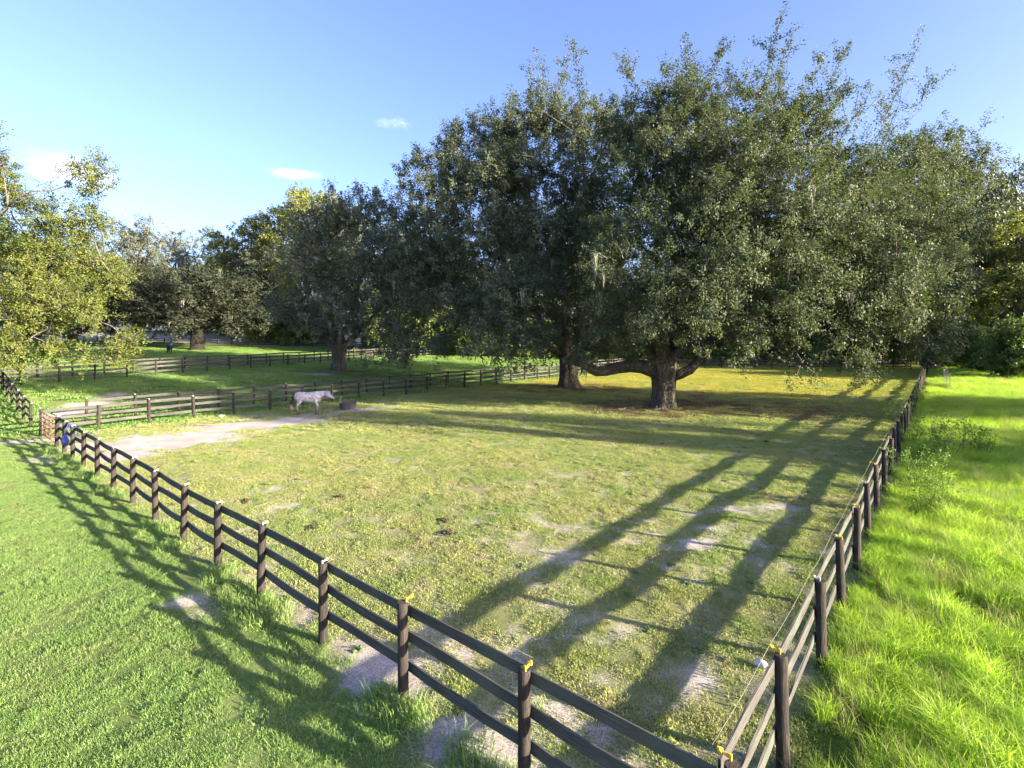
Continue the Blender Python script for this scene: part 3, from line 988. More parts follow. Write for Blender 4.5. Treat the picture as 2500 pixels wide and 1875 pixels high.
def second_oak():
    base = (5.7, 51.5, -0.02)
    lobes = []
    for a in ((1060, 440, 50, 3.4), (1130, 400, 50, 3.6), (1210, 350, 50, 3.6), (1290, 300, 49, 3.4), (1390, 290, 48, 3.4), (1470, 340, 48, 3.6), (1010, 540, 50, 3.2), (1100, 520, 47, 4.0), (1220, 470, 46, 4.2),
              (1350, 430, 46, 4.2), (1450, 480, 45, 3.8), (1030, 640, 48, 3.4), (1130, 620, 45, 3.6), (1250, 590, 44, 3.8), (1370, 570, 43, 3.8), (1460, 600, 43, 3.2),
              (1010, 740, 47, 3.0), (1100, 740, 45, 3.0), (1180, 700, 42, 2.8), (1400, 690, 43, 3.0), (1340, 690, 42, 2.8)):
        lobes.append(lb(*a))
    for a in ((1100, 600, 55, 3.8), (1250, 560, 56, 4.2), (1400, 560, 56, 4.2), (1180, 720, 55, 3.6), (1350, 720, 56, 4.0), (1480, 720, 56, 4.0), (1020, 700, 54, 3.2)):
        lobes.append(lb(*a, dens=0.7))
    for a in ((1230, 690, 38, 2.0, 2.4), (1285, 740, 38, 1.8, 2.4), (1200, 780, 37.5, 1.5, 2.2), (1175, 870, 37, 1.0, 1.6), (1215, 870, 37, .9, 1.6), (1270, 850, 37.5, 1.2, 1.5), (1310, 810, 38, 1.4, 1.6), (1070, 830, 45, 1.7, 1.6), (990, 830, 47, 1.8, 1.7),
              (1390, 800, 44, 2.2, 1.9), (1470, 860, 46, 1.6, 1.5), (1500, 780, 46, 2, 2), (1140, 800, 46, 1.5, 1.6), (1330, 790, 42, 1.7, 1.6)):
        lobes.append(lb(a[0], a[1], a[2], a[3], a[4], dens=1.3))
    sp = []
    for p0, p1, Y, n in (((1350, 280), (1400, 100), 47, 360), ((1300, 280), (1290, 150), 48, 240), ((1180, 350), (1140, 270), 50, 200), ((1040, 420), (1010, 350), 50, 220), ((1100, 370), (1110, 290), 50, 220)):
        sp.append((tuple(P(*p0, Y)), tuple(P(*p1, Y)), n))
    prof = [(-0.4, 1.35, 0, 0), (0, 1.25, 0, 0), (0.3, 1.05, 0, 0), (0.8, 0.92, 0, 0), (1.5, 0.86, 0.0, 0), (2.4, 0.84, 0, 0), (3.2, 0.9, 0, 0), (4.0, 0.9, 0.0, 0), (5.0, 0.5, 0, 0)]
    limbs = [((-.3, 0, 3.2), (-8, -3, 8), .45, .15, .05), ((0, 0, 3.5), (-3, 0, 12), .55, .2, 0), ((.2, 0, 3.5), (2.5, -1, 12), .5, .2, 0), ((.3, 0, 3.2), (7, -1, 8), .4, .15, .05),
             ((-8, -3, 8), (-14, -3, 12), .15, .06, .05), ((-3, 0, 12), (-4, 0, 19), .2, .07, 0), ((2.5, -1, 12), (2, -2, 19), .2, .07, 0), ((-.2, -.2, 3), (-3.5, -9, 7.5), .4, .12, .08)]
    big_oak('dark oak with heavy low boughs behind the massive oak, beside the lane fence', base, lobes, sp, prof, limbs, 390000, 0.19, 12, moss=90, mat=M_OAK_LIFTED, per_clump=80, clump_len=1.05)


def third_oak():
    base = (-19.8, 58.5, hz(-19.8, 58.5) - .02)
    lobes = []
    for a in ((760, 560, 60, 3.2), (830, 540, 60, 3.6), (920, 540, 58, 3.6), (900, 640, 56, 4), (800, 640, 57, 3.8), (730, 650, 60, 3.4), (960, 650, 55, 3.4), (830, 720, 55, 3.4), (740, 730, 58, 3), (920, 740, 54, 3),
              (780, 790, 56, 2.2), (860, 790, 54, 1.7), (960, 800, 53, 2.4), (700, 760, 60, 2.2), (930, 850, 53, 1.8), (985, 860, 53, 1.5)):
        lobes.append(lb(*a))
    sp = [(tuple(P(900, 520, 58)), tuple(P(925, 465, 58)), 200), (tuple(P(830, 520, 60)), tuple(P(835, 480, 60)), 150)]
    prof = [(-0.4, 1.05, 0, 0), (0, .98, 0, 0), (0.4, 0.84, 0, 0), (1.2, 0.74, 0, 0), (2.2, 0.74, 0.0, 0), (2.9, 0.86, 0, 0), (3.5, .8, 0, 0), (4.2, 0.4, 0, 0)]
    limbs = [((-.3, 0, 2.6), (-5, -1, 6.5), .4, .12, -.05), ((.3, 0, 2.6), (5, -1.5, 7), .4, .12, -.05), ((0, 0, 3), (-1.5, 0, 10), .45, .16, 0), ((.1, 0, 3), (2.5, 0, 10.5), .4, .15, 0), ((-1.5, 0, 10), (-2, 0, 15), .15, .06, 0)]
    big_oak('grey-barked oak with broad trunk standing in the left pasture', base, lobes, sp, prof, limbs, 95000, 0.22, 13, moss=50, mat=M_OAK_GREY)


def left_tree():
    """sunlit tree whose trunk stands outside the left edge"""
    base = (-43.0, 38.0, hz(-43, 38) - .05)
    lobes = []
    for a in ((210, 440, 36, 1.5, 1.1), (240, 490, 36, 1.2, .9), (130, 560, 36, 2.0, 1.5), (210, 560, 36, 1.7, 1.4), (60, 590, 37, 1.8, 1.4), (20, 480, 37, 1.4, 1.0), (5, 425, 37, 1.2, .9),
              (150, 650, 37, 2.3, 1.5), (60, 700, 36, 2.4, 1.6), (230, 680, 38, 1.8, 1.2), (280, 700, 38, 1.5, 1.1), (150, 760, 35, 2.2, 1.4), (50, 800, 35, 2.2, 1.4), (230, 790, 35, 1.6, 1.1), (120, 860, 34, 1.3, 1.0), (30, 880, 34, 1.6, 1.0),
              (200, 870, 34, 1.0, .9), (300, 840, 34.5, 1.0, 1.1), (295, 880, 34.5, .7, .8), (90, 900, 34, .9, .6), (-60, 600, 38, 3, 2.4), (-120, 500, 39, 3, 2.4), (-100, 760, 37, 3, 2.4), (-40, 900, 35, 1.6, 1), (-60, 480, 38, 2.2, 1.6)):
        lobes.append(lb(a[0], a[1] - 18, a[2], a[3] * 1.08, a[4] * 1.05))
    sp = [(tuple(P(20, 505, 36)), tuple(P(165, 405, 36)), 60), (tuple(P(165, 405, 36)), tuple(P(215, 415, 36)), 90), (tuple(P(50, 500, 36)), tuple(P(140, 465, 36)), 50), (tuple(P(60, 505, 36)), tuple(P(125, 520, 36)), 40), (tuple(P(-30, 420, 36)), tuple(P(5, 290, 36)), 120)]
    b = np.array(base)

    def rel(px, py, Y):
        return tuple(np.array(P(px, py, Y)) - b)
    prof = [(-0.4, .9, 0, 0), (0, .8, 0, 0), (0.5, 0.62, 0, 0), (1.5, 0.55, 0, 0), (4, 0.5, .2, 0), (7, .42, .3, 0), (10, .3, .5, 0)]
    limbs = [((0.3, 0, 7), rel(130, 640, 36.5), .2, .05, .12), ((.2, 0, 5), rel(240, 770, 35), .18, .04, .15), ((.4, 0, 9), rel(20, 505, 36), .14, .04, .05), ((.2, 0, 4), rel(120, 800, 35), .2, .06, .15), ((.4, 0, 9), rel(-100, 420, 38), .2, .08, 0),
             (rel(130, 640, 36.5), rel(250, 640, 37), .07, .02, .1), (rel(240, 770, 35), rel(300, 850, 34.5), .05, .02, .12)]
    r = big_oak('sunlit yellow-green tree leaning in from the left edge with bare grey branches', base, lobes, sp, prof, limbs, 140000, 0.15, 14, moss=0, mat=M_YEL, clump_len=0.8, bark=M_TWIG, name='leaning_tree')


main_oak(); second_oak(); third_oak(); left_tree()


# ---- background trees: four kinds, copied
def tree_kind(seed, lobes, n_leaves, leaf, mat, trunk_r, trunk_h, bark, clump_len=1.2, per=50, moss=0):
    rng = np.random.default_rng(seed)
    C, R, O, T0, T1 = lobes_foliage(lobes, rng, n_leaves, per, clump_len)
    k = C[:, 2] > 0.25
    d = {'crown': leaf_mesh('crown', C[k], R[k], leaf, mat, 0.35, rng, O[k])}
    prof = [(-0.8, trunk_r * 1.5, 0, 0), (0, trunk_r * 1.4, 0, 0), (0.5, trunk_r * 1.05, 0, 0), (trunk_h * .4, trunk_r * .9, .1, 0), (trunk_h * .7, trunk_r * .65, .2, .1), (trunk_h, trunk_r * .25, .1, .1)]
    d['trunk'] = trunk_mesh('trunk', prof, rng, bark, n=14)
    mb = MB()
    for l in lobes:
        z0 = min(trunk_h * .9, max(trunk_h * .25, l[2] * .6))
        mb.tube(limb_pts((0.1, 0, z0), l[:3], rng, .05, 5), [trunk_r * .4 * (1 - i / 6.5) + .02 for i in range(6)], 6)
    d['branches'] = mb.mesh('branches', bark)
    if moss:
        an = T1[rng.choice(len(T1), moss)]
        d['moss'] = moss_mesh('moss', an, rng, M_MOSS, 1.0, 3.0, 14, .5)
    return d


def rand_lobes(rng, n, R, z0, z1, r, flat=.75, shape='dome'):
    out = []
    for i in range(n):
        t = (i + .5) / n
        z = z0 + (z1 - z0) * t
        w = math.sqrt(max(0.05, 1 - ((t - .35) / .72) ** 2)) if shape == 'dome' else (0.45 + .55 * math.sin(math.pi * min(1, t * .8 + .15)))
        a = i * 2.399 + rng.uniform(-.4, .4)
        q = R * w * rng.uniform(.35, 1)
        rr = r * rng.uniform(.75, 1.2)
        out.append((math.cos(a) * q, math.sin(a) * q, z, rr, rr, rr * flat, 1.0))
    return out


_r = random.Random(5)
KINDS = {
    'spreading': tree_kind(21, rand_lobes(_r, 26, 9.5, 3.0, 15, 3.2), 42000, 0.34, M_DARKLEAF, .7, 10, M_BARK, 1.4, moss=20),
    'umbrella': tree_kind(26, rand_lobes(_r, 26, 10.5, 5.2, 13, 2.8, .7), 46000, 0.34, M_SHADELEAF, .8, 9, M_SHADEBARK, 1.4, moss=24),
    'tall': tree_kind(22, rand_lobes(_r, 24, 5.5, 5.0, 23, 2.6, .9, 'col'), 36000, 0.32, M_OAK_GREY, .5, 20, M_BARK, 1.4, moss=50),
    'feathery': tree_kind(23, rand_lobes(_r, 26, 5.5, 6.0, 25, 2.1, .6, 'col'), 34000, 0.32, M_CYP, .45, 23, M_TWIG, 1.2, moss=16),
    'oakish': tree_kind(24, rand_lobes(_r, 24, 7.5, 2.5, 19, 3.0, .85), 40000, 0.32, M_OAK, .55, 14, M_BARK, 1.4, moss=20),
    'pine': tree_kind(27, rand_lobes(_r, 16, 4.2, 17.0, 25, 2.0, .75), 26000, 0.28, M_DARKLEAF, .38, 24, M_BARK, 1.2),
    'shrub': tree_kind(25, rand_lobes(_r, 10, 2.0, 0.8, 4.2, 1.2, .85), 9000, 0.26, M_SHRUB, .09, 3, M_TWIG, .8),
}


def plant_tree(name, kind, label, x, y, s=1.0, sz=None, rz=0.0, group=None, cat='tree'):
    root = link(name, None, None, (x, y, hz(x, y)), (0, 0, rz), (s, s, sz or s))
    tag(root, label, cat, group)
    for part, me in KINDS[kind].items():
        po = link(part, me, root)
        if part in ('moss', 'branches'):
            po['kind'] = 'stuff'
    return root


def at_px(px, Y):
    return (px - 1250) * Y / 1250.0


FAR = [
    ('oak_tree', 'spreading', 250, 148, 1.3, 1.0, 0.7, 'distant dark oak beyond the sandy track, left of the dark horse'),
    ('oak_tree', 'oakish', 330, 150, 1.3, 1.0, 1.7, 'distant oak beyond the sandy track behind the dark horse'),
    ('oak_tree', 'spreading', 420, 146, 1.3, 1.0, 2.7, 'distant dark oak beyond the sandy track, under the spreading oak'),
    ('oak_tree', 'oakish', 505, 150, 1.3, 1.0, 3.7, 'distant oak beyond the sandy track behind the low bough'),
    ('oak_tree', 'spreading', 590, 147, 1.3, 1.0, 4.7, 'distant dark oak beyond the sandy track, behind the cypresses'),
    ('oak_tree', 'oakish', 680, 150, 1.3, 1.0, 5.7, 'distant oak closing the right end of the sandy track'),
    ('oak_tree', 'oakish', 150, 150, 1.3, 1.0, 5.1, 'distant oak behind the sunlit leaning tree'),  # name, kind, px, Y, scale, zscale, rot, label
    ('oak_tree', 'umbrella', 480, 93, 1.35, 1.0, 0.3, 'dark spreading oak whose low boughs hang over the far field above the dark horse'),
    ('oak_tree', 'tall', 340, 104, 1.25, 1.05, 1.2, 'tall grey-green tree with twiggy top left of the dark spreading oak'),
    ('oak_tree', 'tall', 440, 140, 1.35, 1.1, 2.9, 'mossy grey tree rising behind the dark spreading oak'),
    ('cypress_tree', 'feathery', 545, 128, 1.15, 0.98, 0.5, 'small bright yellow-green cypress left of the cypress row'),
    ('cypress_tree', 'feathery', 615, 126, 1.3, 1.08, 2.0, 'yellow-green cypress standing second in the row behind the left pasture'),
    ('cypress_tree', 'feathery', 680, 124, 1.3, 1.22, 4.1, 'yellow-green cypress in the middle of the row behind the left pasture'),
    ('cypress_tree', 'feathery', 750, 113, 1.35, 1.36, 5.2, 'tallest yellow-green cypress, just left of the grey-barked oak crown'),
    ('cypress_tree', 'feathery', 830, 120, 1.3, 1.28, 1.0, 'yellow-green cypress half hidden behind the grey-barked oak crown'),
    ('oak_tree', 'tall', 655, 115, 1.25, 0.86, 0.9, 'lichen-grey tree with hanging moss right of the dark spreading oak'),
    ('oak_tree', 'oakish', 575, 121, 1.25, 0.95, 3.9, 'green oak between the dark spreading oak and the lichen-grey tree'),
    ('oak_tree', 'oakish', 180, 98, 1.2, 1.05, 0.4, 'green oak behind the sunlit leaning tree'),
    ('oak_tree', 'spreading', 60, 96, 1.2, 1.1, 2.2, 'dark oak behind the leaning tree at the far left'),
    ('oak_tree', 'oakish', 890, 108, 1.1, 1.0, 5.5, 'oak in shade behind the grey-barked oak'),
    ('oak_tree', 'tall', 980, 96, 1.2, 1.0, 2.6, 'grey-green tree rising between the two left oaks'),
    ('oak_tree', 'spreading', 1090, 100, 1.2, 1.1, 1.4, 'dark oak of the back wood behind the lane fences'),
    ('oak_tree', 'oakish', 1230, 97, 1.2, 1.2, 3.0, 'wood-edge oak behind the second oak trunk'),
    ('oak_tree', 'spreading', 1370, 101, 1.25, 1.25, 4.4, 'wood-edge oak behind the gap between the two trunks'),
    ('oak_tree', 'oakish', 1500, 98, 1.2, 1.25, 5.9, 'wood-edge oak just left of the massive trunk'),
    ('oak_tree', 'spreading', 1640, 100, 1.25, 1.25, 0.8, 'wood-edge oak just right of the massive trunk'),
    ('oak_tree', 'oakish', 1780, 97, 1.2, 1.25, 2.3, 'wood-edge oak with leaning pale trunk behind the back fence'),
    ('oak_tree', 'spreading', 1920, 98, 1.2, 1.2, 3.6, 'dark wood-edge oak behind the middle of the back fence'),
    ('oak_tree', 'oakish', 2060, 95, 1.2, 1.25, 5.0, 'dark wood-edge oak behind the hanging skirts on the right'),
    ('oak_tree', 'spreading', 2190, 90, 1.2, 1.25, 0.1, 'dark wood-edge oak near the far right fence end'),
    ('oak_tree', 'oakish', 2320, 84, 1.2, 1.5, 1.9, 'tall oak at the head of the tall grass'),
    ('oak_tree', 'spreading', 2410, 74, 1.05, 1.72, 2.8, 'tall oak right of the fence end, with open twiggy top'),
    ('cypress_tree', 'feathery', 2495, 68, 1.25, 0.85, 4.0, 'yellow-green tree at the right edge above the tall grass'),
    ('oak_tree', 'tall', 2470, 88, 1.2, 1.15, 5.1, 'tree rising behind the yellow-green tree at the right edge'),
]
for nm, kd, px, Y, s, sz, rz, labl in FAR:
    plant_tree(nm, kd, labl, at_px(px, Y), Y, s, sz, rz, 'trees of the wood behind the pastures')

_rs = random.Random(9)
SHRUBS = []
for i in range(15):
    px = 1240 + i * 75 + _rs.uniform(-18, 18); Y = 88 + _rs.uniform(-1, 4)
    SHRUBS.append((px, Y, _rs.uniform(.9, 1.5)))
SHRUBS += [(2330, 74, 1.2), (2370, 70, 1.3), (2415, 66, 1.2), (2455, 63, 1.3), (2490, 59, 1.25), (2520, 57, 1.3), (2290, 78, 1.2)]
SHRUBS += [(700, 113, 1.7), (745, 112, 1.6), (790, 113, 1.7), (930, 88, 1.5), (1000, 88, 1.4), (1080, 90, 1.5), (1160, 89, 1.5), (640, 114, 1.5)]
ORD = ['first', 'second', 'third', 'fourth', 'fifth', 'sixth', 'seventh', 'eighth', 'ninth', 'tenth', 'eleventh', 'twelfth', 'thirteenth', 'fourteenth', 'fifteenth']
for i, (px, Y, s) in enumerate(SHRUBS):
    if i < 15:
        l = ORD[i] + ' shrub from the left in the shaded undergrowth behind the back fence'
    elif i < 22:
        l = ORD[i - 15] + ' sunny shrub along the edge of the tall grass on the right'
    else:
        l = ORD[i - 22] + ' bush in the undergrowth behind the left pasture'
    plant_tree('shrub', 'shrub', l, at_px(px, Y), Y, s, s * _rs.uniform(.9, 1.3), _rs.uniform(0, 6), 'shrubs of the undergrowth', 'shrub')

# trees that stand outside the right edge and throw the long evening shadows over the paddock
plant_tree('oak_tree', 'oakish', 'short oak outside the right edge shading the middle of the paddock', 50, 9.8, .62, .64, .4, 'trees beyond the right edge')
plant_tree('oak_tree', 'spreading', 'low oak outside the right edge beside the short oak', 47, 7.6, .46, .62, 3.4, 'trees beyond the right edge')
plant_tree('oak_tree', 'oakish', 'tall oak outside the right edge shading the massive trunk', 60, 22.0, 0.98, 0.98, 1.4, 'trees beyond the right edge')
plant_tree('oak_tree', 'spreading', 'second tall oak outside the right edge, beyond the first', 70, 17.0, 0.62, 1.2, 2.4, 'trees beyond the right edge')


plant_tree('pine_tree', 'pine', 'tall bare-stemmed pine outside the right edge, its shadow reaching the grey horse', 52, 4.0, .85, 1.0, .5, 'trees beyond the right edge')
plant_tree('pine_tree', 'pine', 'taller bare-stemmed pine outside the right edge, nearer the camera', 57, 2.0, .85, 1.06, 2.5, 'trees beyond the right edge')

# ---------------------------------------------------------------- grass
def blade_patch(name, n, radius, h0, h1, w, lean, mat, seed, clumps=0, broad=0):
    rng = np.random.default_rng(seed)
    if clumps:
        cc = rng.normal(size=(clumps, 2)) * radius * .5
        k = rng.integers(0, clumps, n)
        xy = cc[k] + rng.normal(size=(n, 2)) * radius * .11
        out = (xy - cc[k]); out /= (np.linalg.norm(out, axis=1, keepdims=True) + 1e-6)
        ang = np.arctan2(out[:, 1], out[:, 0]) + rng.normal(0, .7, n)
    else:
        r = radius * np.sqrt(rng.uniform(0, 1, n)) * (1 + .1 * rng.normal(size=n)); a = rng.uniform(0, 6.283, n)
        xy = np.stack((np.cos(a) * r, np.sin(a) * r), 1)
        ang = rng.uniform(0, 6.283, n)
    h = rng.uniform(h0, h1, n); ln = lean * rng.uniform(.25, 1.2, n) * h
    ww = w * rng.uniform(.6, 1.3, n)
    if broad:
        s = rng.uniform(0, 1, n) < broad
        h[s] *= .45; ww[s] *= 2.6; ln[s] *= 1.2
    d = np.stack((np.cos(ang), np.sin(ang), np.zeros(n)), 1); sd = np.stack((-np.sin(ang), np.cos(ang), np.zeros(n)), 1)
    tw = rng.uniform(-1.2, 1.2, n)[:, None]
    sd = sd * np.cos(tw) + d * np.sin(tw)
    b = np.concatenate((xy, np.full((n, 1), -.01)), 1)
    up = np.array((0, 0, 1.0))
    mid = b + up * (h * .62)[:, None] + d * (ln * .35)[:, None]
    tip = b + up * (h * np.clip(1 - .25 * lean * lean, .5, 1))[:, None] + d * ln[:, None]
    v = np.empty((n, 6, 3))
    v[:, 0] = b - sd * ww[:, None] * .5; v[:, 1] = b + sd * ww[:, None] * .5
    v[:, 2] = mid + sd * ww[:, None] * .42; v[:, 3] = mid - sd * ww[:, None] * .42
    v[:, 4] = tip + sd * ww[:, None] * .06; v[:, 5] = tip - sd * ww[:, None] * .06
    i = (np.arange(n) * 6)[:, None]
    q = np.concatenate((i + np.array((0, 1, 2, 3)), i + np.array((3, 2, 4, 5))), 0)
    me = np_mesh(name, v.reshape(-1, 3), q, mat, {'rnd': np.repeat(rng.uniform(0, 1, n), 6)})
    return bpy.data.objects.new(name, me)


def scatter(name, label, pts, templates, scl, seed, tilt=0.06):
    rng = np.random.default_rng(seed)
    n = len(pts)
    me = bpy.data.meshes.new(name)
    me.vertices.add(n)
    z = height(pts[:, 0], pts[:, 1])
    me.vertices.foreach_set('co', np.column_stack((pts, z)).astype(np.float32).ravel())
    rot = np.column_stack((rng.normal(0, tilt, n), rng.normal(0, tilt, n), rng.uniform(0, 6.283, n))).astype(np.float32)
    a = me.attributes.new('rot', 'FLOAT_VECTOR', 'POINT'); a.data.foreach_set('vector', rot.ravel())
    a = me.attributes.new('scl', 'FLOAT', 'POINT'); a.data.foreach_set('value', (scl * rng.uniform(.75, 1.25, n)).astype(np.float32))
    a = me.attributes.new('idx', 'INT', 'POINT'); a.data.foreach_set('value', rng.integers(0, len(templates), n).astype(np.int32))
    me.update()
    o = link(name, me)
    ng = bpy.data.node_groups.new(name + '_scatter', 'GeometryNodeTree')
    ng.interface.new_socket('Geometry', in_out='INPUT', socket_type='NodeSocketGeometry')
    ng.interface.new_socket('Geometry', in_out='OUTPUT', socket_type='NodeSocketGeometry')
    N, L = ng.nodes, ng.links
    gi = N.new('NodeGroupInput'); go = N.new('NodeGroupOutput')
    iop = N.new('GeometryNodeInstanceOnPoints')
    jn = N.new('GeometryNodeJoinGeometry')
    for t in reversed(templates):
        oi = N.new('GeometryNodeObjectInfo'); oi.inputs['Object'].default_value = t
        g2i = N.new('GeometryNodeGeometryToInstance')
        L.new(oi.outputs['Geometry'], g2i.inputs[0]); L.new(g2i.outputs[0], jn.inputs[0])

    def na(nm, ty):
        x = N.new('GeometryNodeInputNamedAttribute'); x.data_type = ty; x.inputs['Name'].default_value = nm
        return x.outputs[0]
    e2r = N.new('FunctionNodeEulerToRotation')
    L.new(na('rot', 'FLOAT_VECTOR'), e2r.inputs[0])
    L.new(gi.outputs[0], iop.inputs['Points']); L.new(jn.outputs[0], iop.inputs['Instance'])
    iop.inputs['Pick Instance'].default_value = True
    L.new(na('idx', 'INT'), iop.inputs['Instance Index'])
    L.new(e2r.outputs[0], iop.inputs['Rotation']); L.new(na('scl', 'FLOAT'), iop.inputs['Scale'])
    L.new(iop.outputs[0], go.inputs[0])
    md = o.modifiers.new('scatter', 'NODES'); md.node_group = ng
    tag(o, label, 'grass', None, 'stuff')
    return o


def rand_area(x0, x1, y0, y1, dens, seed):
    rng = np.random.default_rng(seed)
    n = int((x1 - x0) * (y1 - y0) * dens)
    return np.column_stack((rng.uniform(x0, x1, n), rng.uniform(y0, y1, n))), rng


def in_view(p, m=4.5):
    return (np.abs(p[:, 0]) < p[:, 1] + m) & (p[:, 1] > 5.0)


M_LAWN = grass_mat('lawn_blades', [(0.25, (0.125, 0.225, 0.060)), (0.5, (0.185, 0.305, 0.080)), (0.75, (0.27, 0.37, 0.125))], 0.5, alt=(0.25, 0.33, 0.10), alt_amt=.4, dry=(0.26, 0.30, 0.12))
M_PADD = grass_mat('paddock_blades', [(0.25, (0.19, 0.235, 0.070)), (0.5, (0.30, 0.335, 0.105)), (0.75, (0.43, 0.42, 0.18))], 0.55, alt=(0.20, 0.31, 0.085), alt_amt=.5, dry=(0.43, 0.37, 0.22))
M_TALL = grass_mat('tall_grass_blades', [(0.2, (0.19, 0.35, 0.046)), (0.45, (0.33, 0.49, 0.064)), (0.72, (0.48, 0.58, 0.105)), (0.92, (0.53, 0.52, 0.22))], 0.3, trans=.57)
M_PAST = grass_mat('pasture_blades', [(0.25, (0.10, 0.20, 0.05)), (0.5, (0.17, 0.29, 0.07)), (0.75, (0.27, 0.36, 0.11))], 0.25)

lawn_t = [blade_patch('lawn_patch', 700, .36, .022, .060, .0062, .8, M_LAWN, 31 + i, clumps=(0 if i == 0 else 14), broad=.12) for i in range(3)]
padd_t = [blade_patch('paddock_patch', 420, .34, .02, .055, .0095, .9, M_PADD, 41 + i, clumps=(0 if i < 2 else 16), broad=.25) for i in range(3)]
far_t = [blade_patch('far_paddock_patch', 520, 1.0, .03, .07, .026, .9, M_PADD, 51 + i, clumps=(0 if i else 18), broad=.2) for i in range(2)]
M_GOLD = grass_mat('dry_golden_blades', [(0.25, (0.24, 0.23, 0.045)), (0.5, (0.38, 0.34, 0.065)), (0.75, (0.50, 0.43, 0.11))], 0.4, alt=(0.24, 0.30, 0.06), alt_amt=.75)
gold_t = [blade_patch('golden_patch', 520, 1.0, .03, .07, .026, .9, M_GOLD, 54 + i) for i in range(2)]
past_t = [blade_patch('pasture_patch', 420, 1.1, .06, .14, .04, .8, M_PAST, 56 + i) for i in range(2)]
tall_t = [blade_patch('tall_grass_patch', 300, .42, .34, .78, .009, .85, M_TALL, 61 + i, clumps=(0 if i < 2 else 7)) for i in range(4)]

M_STRAW = grass_mat('straw_stems', [(0.25, (0.20, 0.19, 0.07)), (0.5, (0.32, 0.29, 0.13)), (0.75, (0.44, 0.40, 0.22))], 0.6, trans=.2)
M_BROAD = grass_mat('broad_weed_leaves', [(0.25, (0.06, 0.12, 0.03)), (0.5, (0.10, 0.18, 0.045)), (0.75, (0.16, 0.25, 0.07))], 0.6, trans=.25)
tall_t.append(blade_patch('seed_stalks', 46, .42, .5, .95, .006, .55, M_STRAW, 66))
weed_t = [blade_patch('weed_rosette', 26, .10, .03, .08, .035, 1.3, M_BROAD, 67 + i) for i in range(2)]
# lawn in the near left corner
p, r = rand_area(-46, 4, 5, 48, 12.0, 71)
a, b = zone(p[:, 0], p[:, 1])
k = in_view(p) & (a < -0.12) & (b > -1.5) & (r.uniform(0, 1, len(p)) > sand_mask(p[:, 0], p[:, 1]) * 1.15)
scatter('lawn_grass', 'short bright lawn grass in the near left corner', p[k], lawn_t, 1.0, 72)
# grazed sward in the paddock
p, r = rand_area(-22, 26, 5, 29, 12.5, 73)
a, b = zone(p[:, 0], p[:, 1])
k = in_view(p) & (a > -.1) & (b > -0.2) & (b < 34.6) & (r.uniform(0, 1, len(p)) > sand_mask(p[:, 0], p[:, 1]) ** 1.5 * 1.15)
scatter('paddock_grass', 'grazed yellow-green grass in the paddock', p[k], padd_t, 1.0, 74)
p, r = rand_area(-22, 26, 5, 34, 1.6, 174)
a, b = zone(p[:, 0], p[:, 1])
k = in_view(p) & (a > .1) & (b > .1) & (b < 34.6) & (fbm(p[:, 0] * .6, p[:, 1] * .6, 91, 2) > .5) & (r.uniform(0, 1, len(p)) > sand_mask(p[:, 0], p[:, 1]))
scatter('paddock_weeds', 'low dark green weed rosettes dotted through the grazed paddock', p[k], weed_t, 1.0, 175)
p, r = rand_area(-24, 66, 28, 92, 2.2, 75)
a, b = zone(p[:, 0], p[:, 1])
k = in_view(p) & (a > 0) & (b > 0) & (b < 34.6) & (r.uniform(0, 1, len(p)) > sand_mask(p[:, 0], p[:, 1]) * 1.2) & (r.uniform(0, 1, len(p)) > litter_mask(p[:, 0], p[:, 1]) * .7)
back = k & (p[:, 1] + .25 * p[:, 0] + 22 * (fbm(p[:, 0] * .22, p[:, 1] * .22, 95, 3) - .5) + r.normal(0, 3, len(p)) > 52)
scatter('far_paddock_grass', 'grazed grass around the oaks', p[k & ~back], far_t, 1.0, 76)
scatter('dry_grass', 'dry golden grass at the back of the paddock beyond the oaks', p[back], gold_t, 1.0, 176)
# pasture beyond the lane
p, r = rand_area(-110, 30, 28, 112, 0.9, 77)
a, b = zone(p[:, 0], p[:, 1])
k = in_view(p) & (b > 34.9) & (r.uniform(0, 1, len(p)) > sand_mask(p[:, 0], p[:, 1]) * 1.2)
scatter('pasture_grass', 'green pasture grass beyond the lane', p[k], past_t, 1.0, 78)
# tall grass right of the fence
p, r = rand_area(0, 84, 4.5, 82, 11.0, 79)
a, b = zone(p[:, 0], p[:, 1])
edge = .10 + .32 * fbm(p[:, 0] * .7, p[:, 1] * .7, 31, 2)
k = (p[:, 0] < p[:, 1] + 7) & (b < -edge) & (a > .6) & (r.uniform(0, 1, len(p)) < np.clip(13.0 / p[:, 1], .28, 1)) & (r.uniform(0, 1, len(p)) > .75 * sstep(.5, .7, fbm(p[:, 0] * .5, p[:, 1] * .5, 33, 2)) * sstep(-4, -1, b) * sstep(14, 6, p[:, 1]))
pp = p[k]
sc = np.clip(0.76 + pp[:, 1] * .006, .7, 1.15) * (0.75 + .5 * fbm(pp[:, 0] * .35, pp[:, 1] * .35, 37, 2)) * (0.6 + .4 * sstep(0, 2.2, -zone(pp[:, 0], pp[:, 1])[1]))
scatter('tall_grass', 'tall bright green grass right of the long fence', pp, tall_t, sc, 80, .12)
# rank tufts along the foot of the fences
rng = np.random.default_rng(81)
tl = rng.uniform(0, 30, 300); off = -np.abs(rng.normal(0.05, .28, 300))
q1 = CORNER + np.outer(tl, W) + np.outer(off, U)
q1 = q1[(fbm(q1[:, 0] * .8, q1[:, 1] * .8, 41, 2) > .47)]
scatter('fence_foot_grass', 'ranker green tufts along the foot of the near board fence', q1, [blade_patch('foot_tuft', 90, .22, .10, .26, .010, .7, M_LAWN, 91)], 1.0, 82, .1)


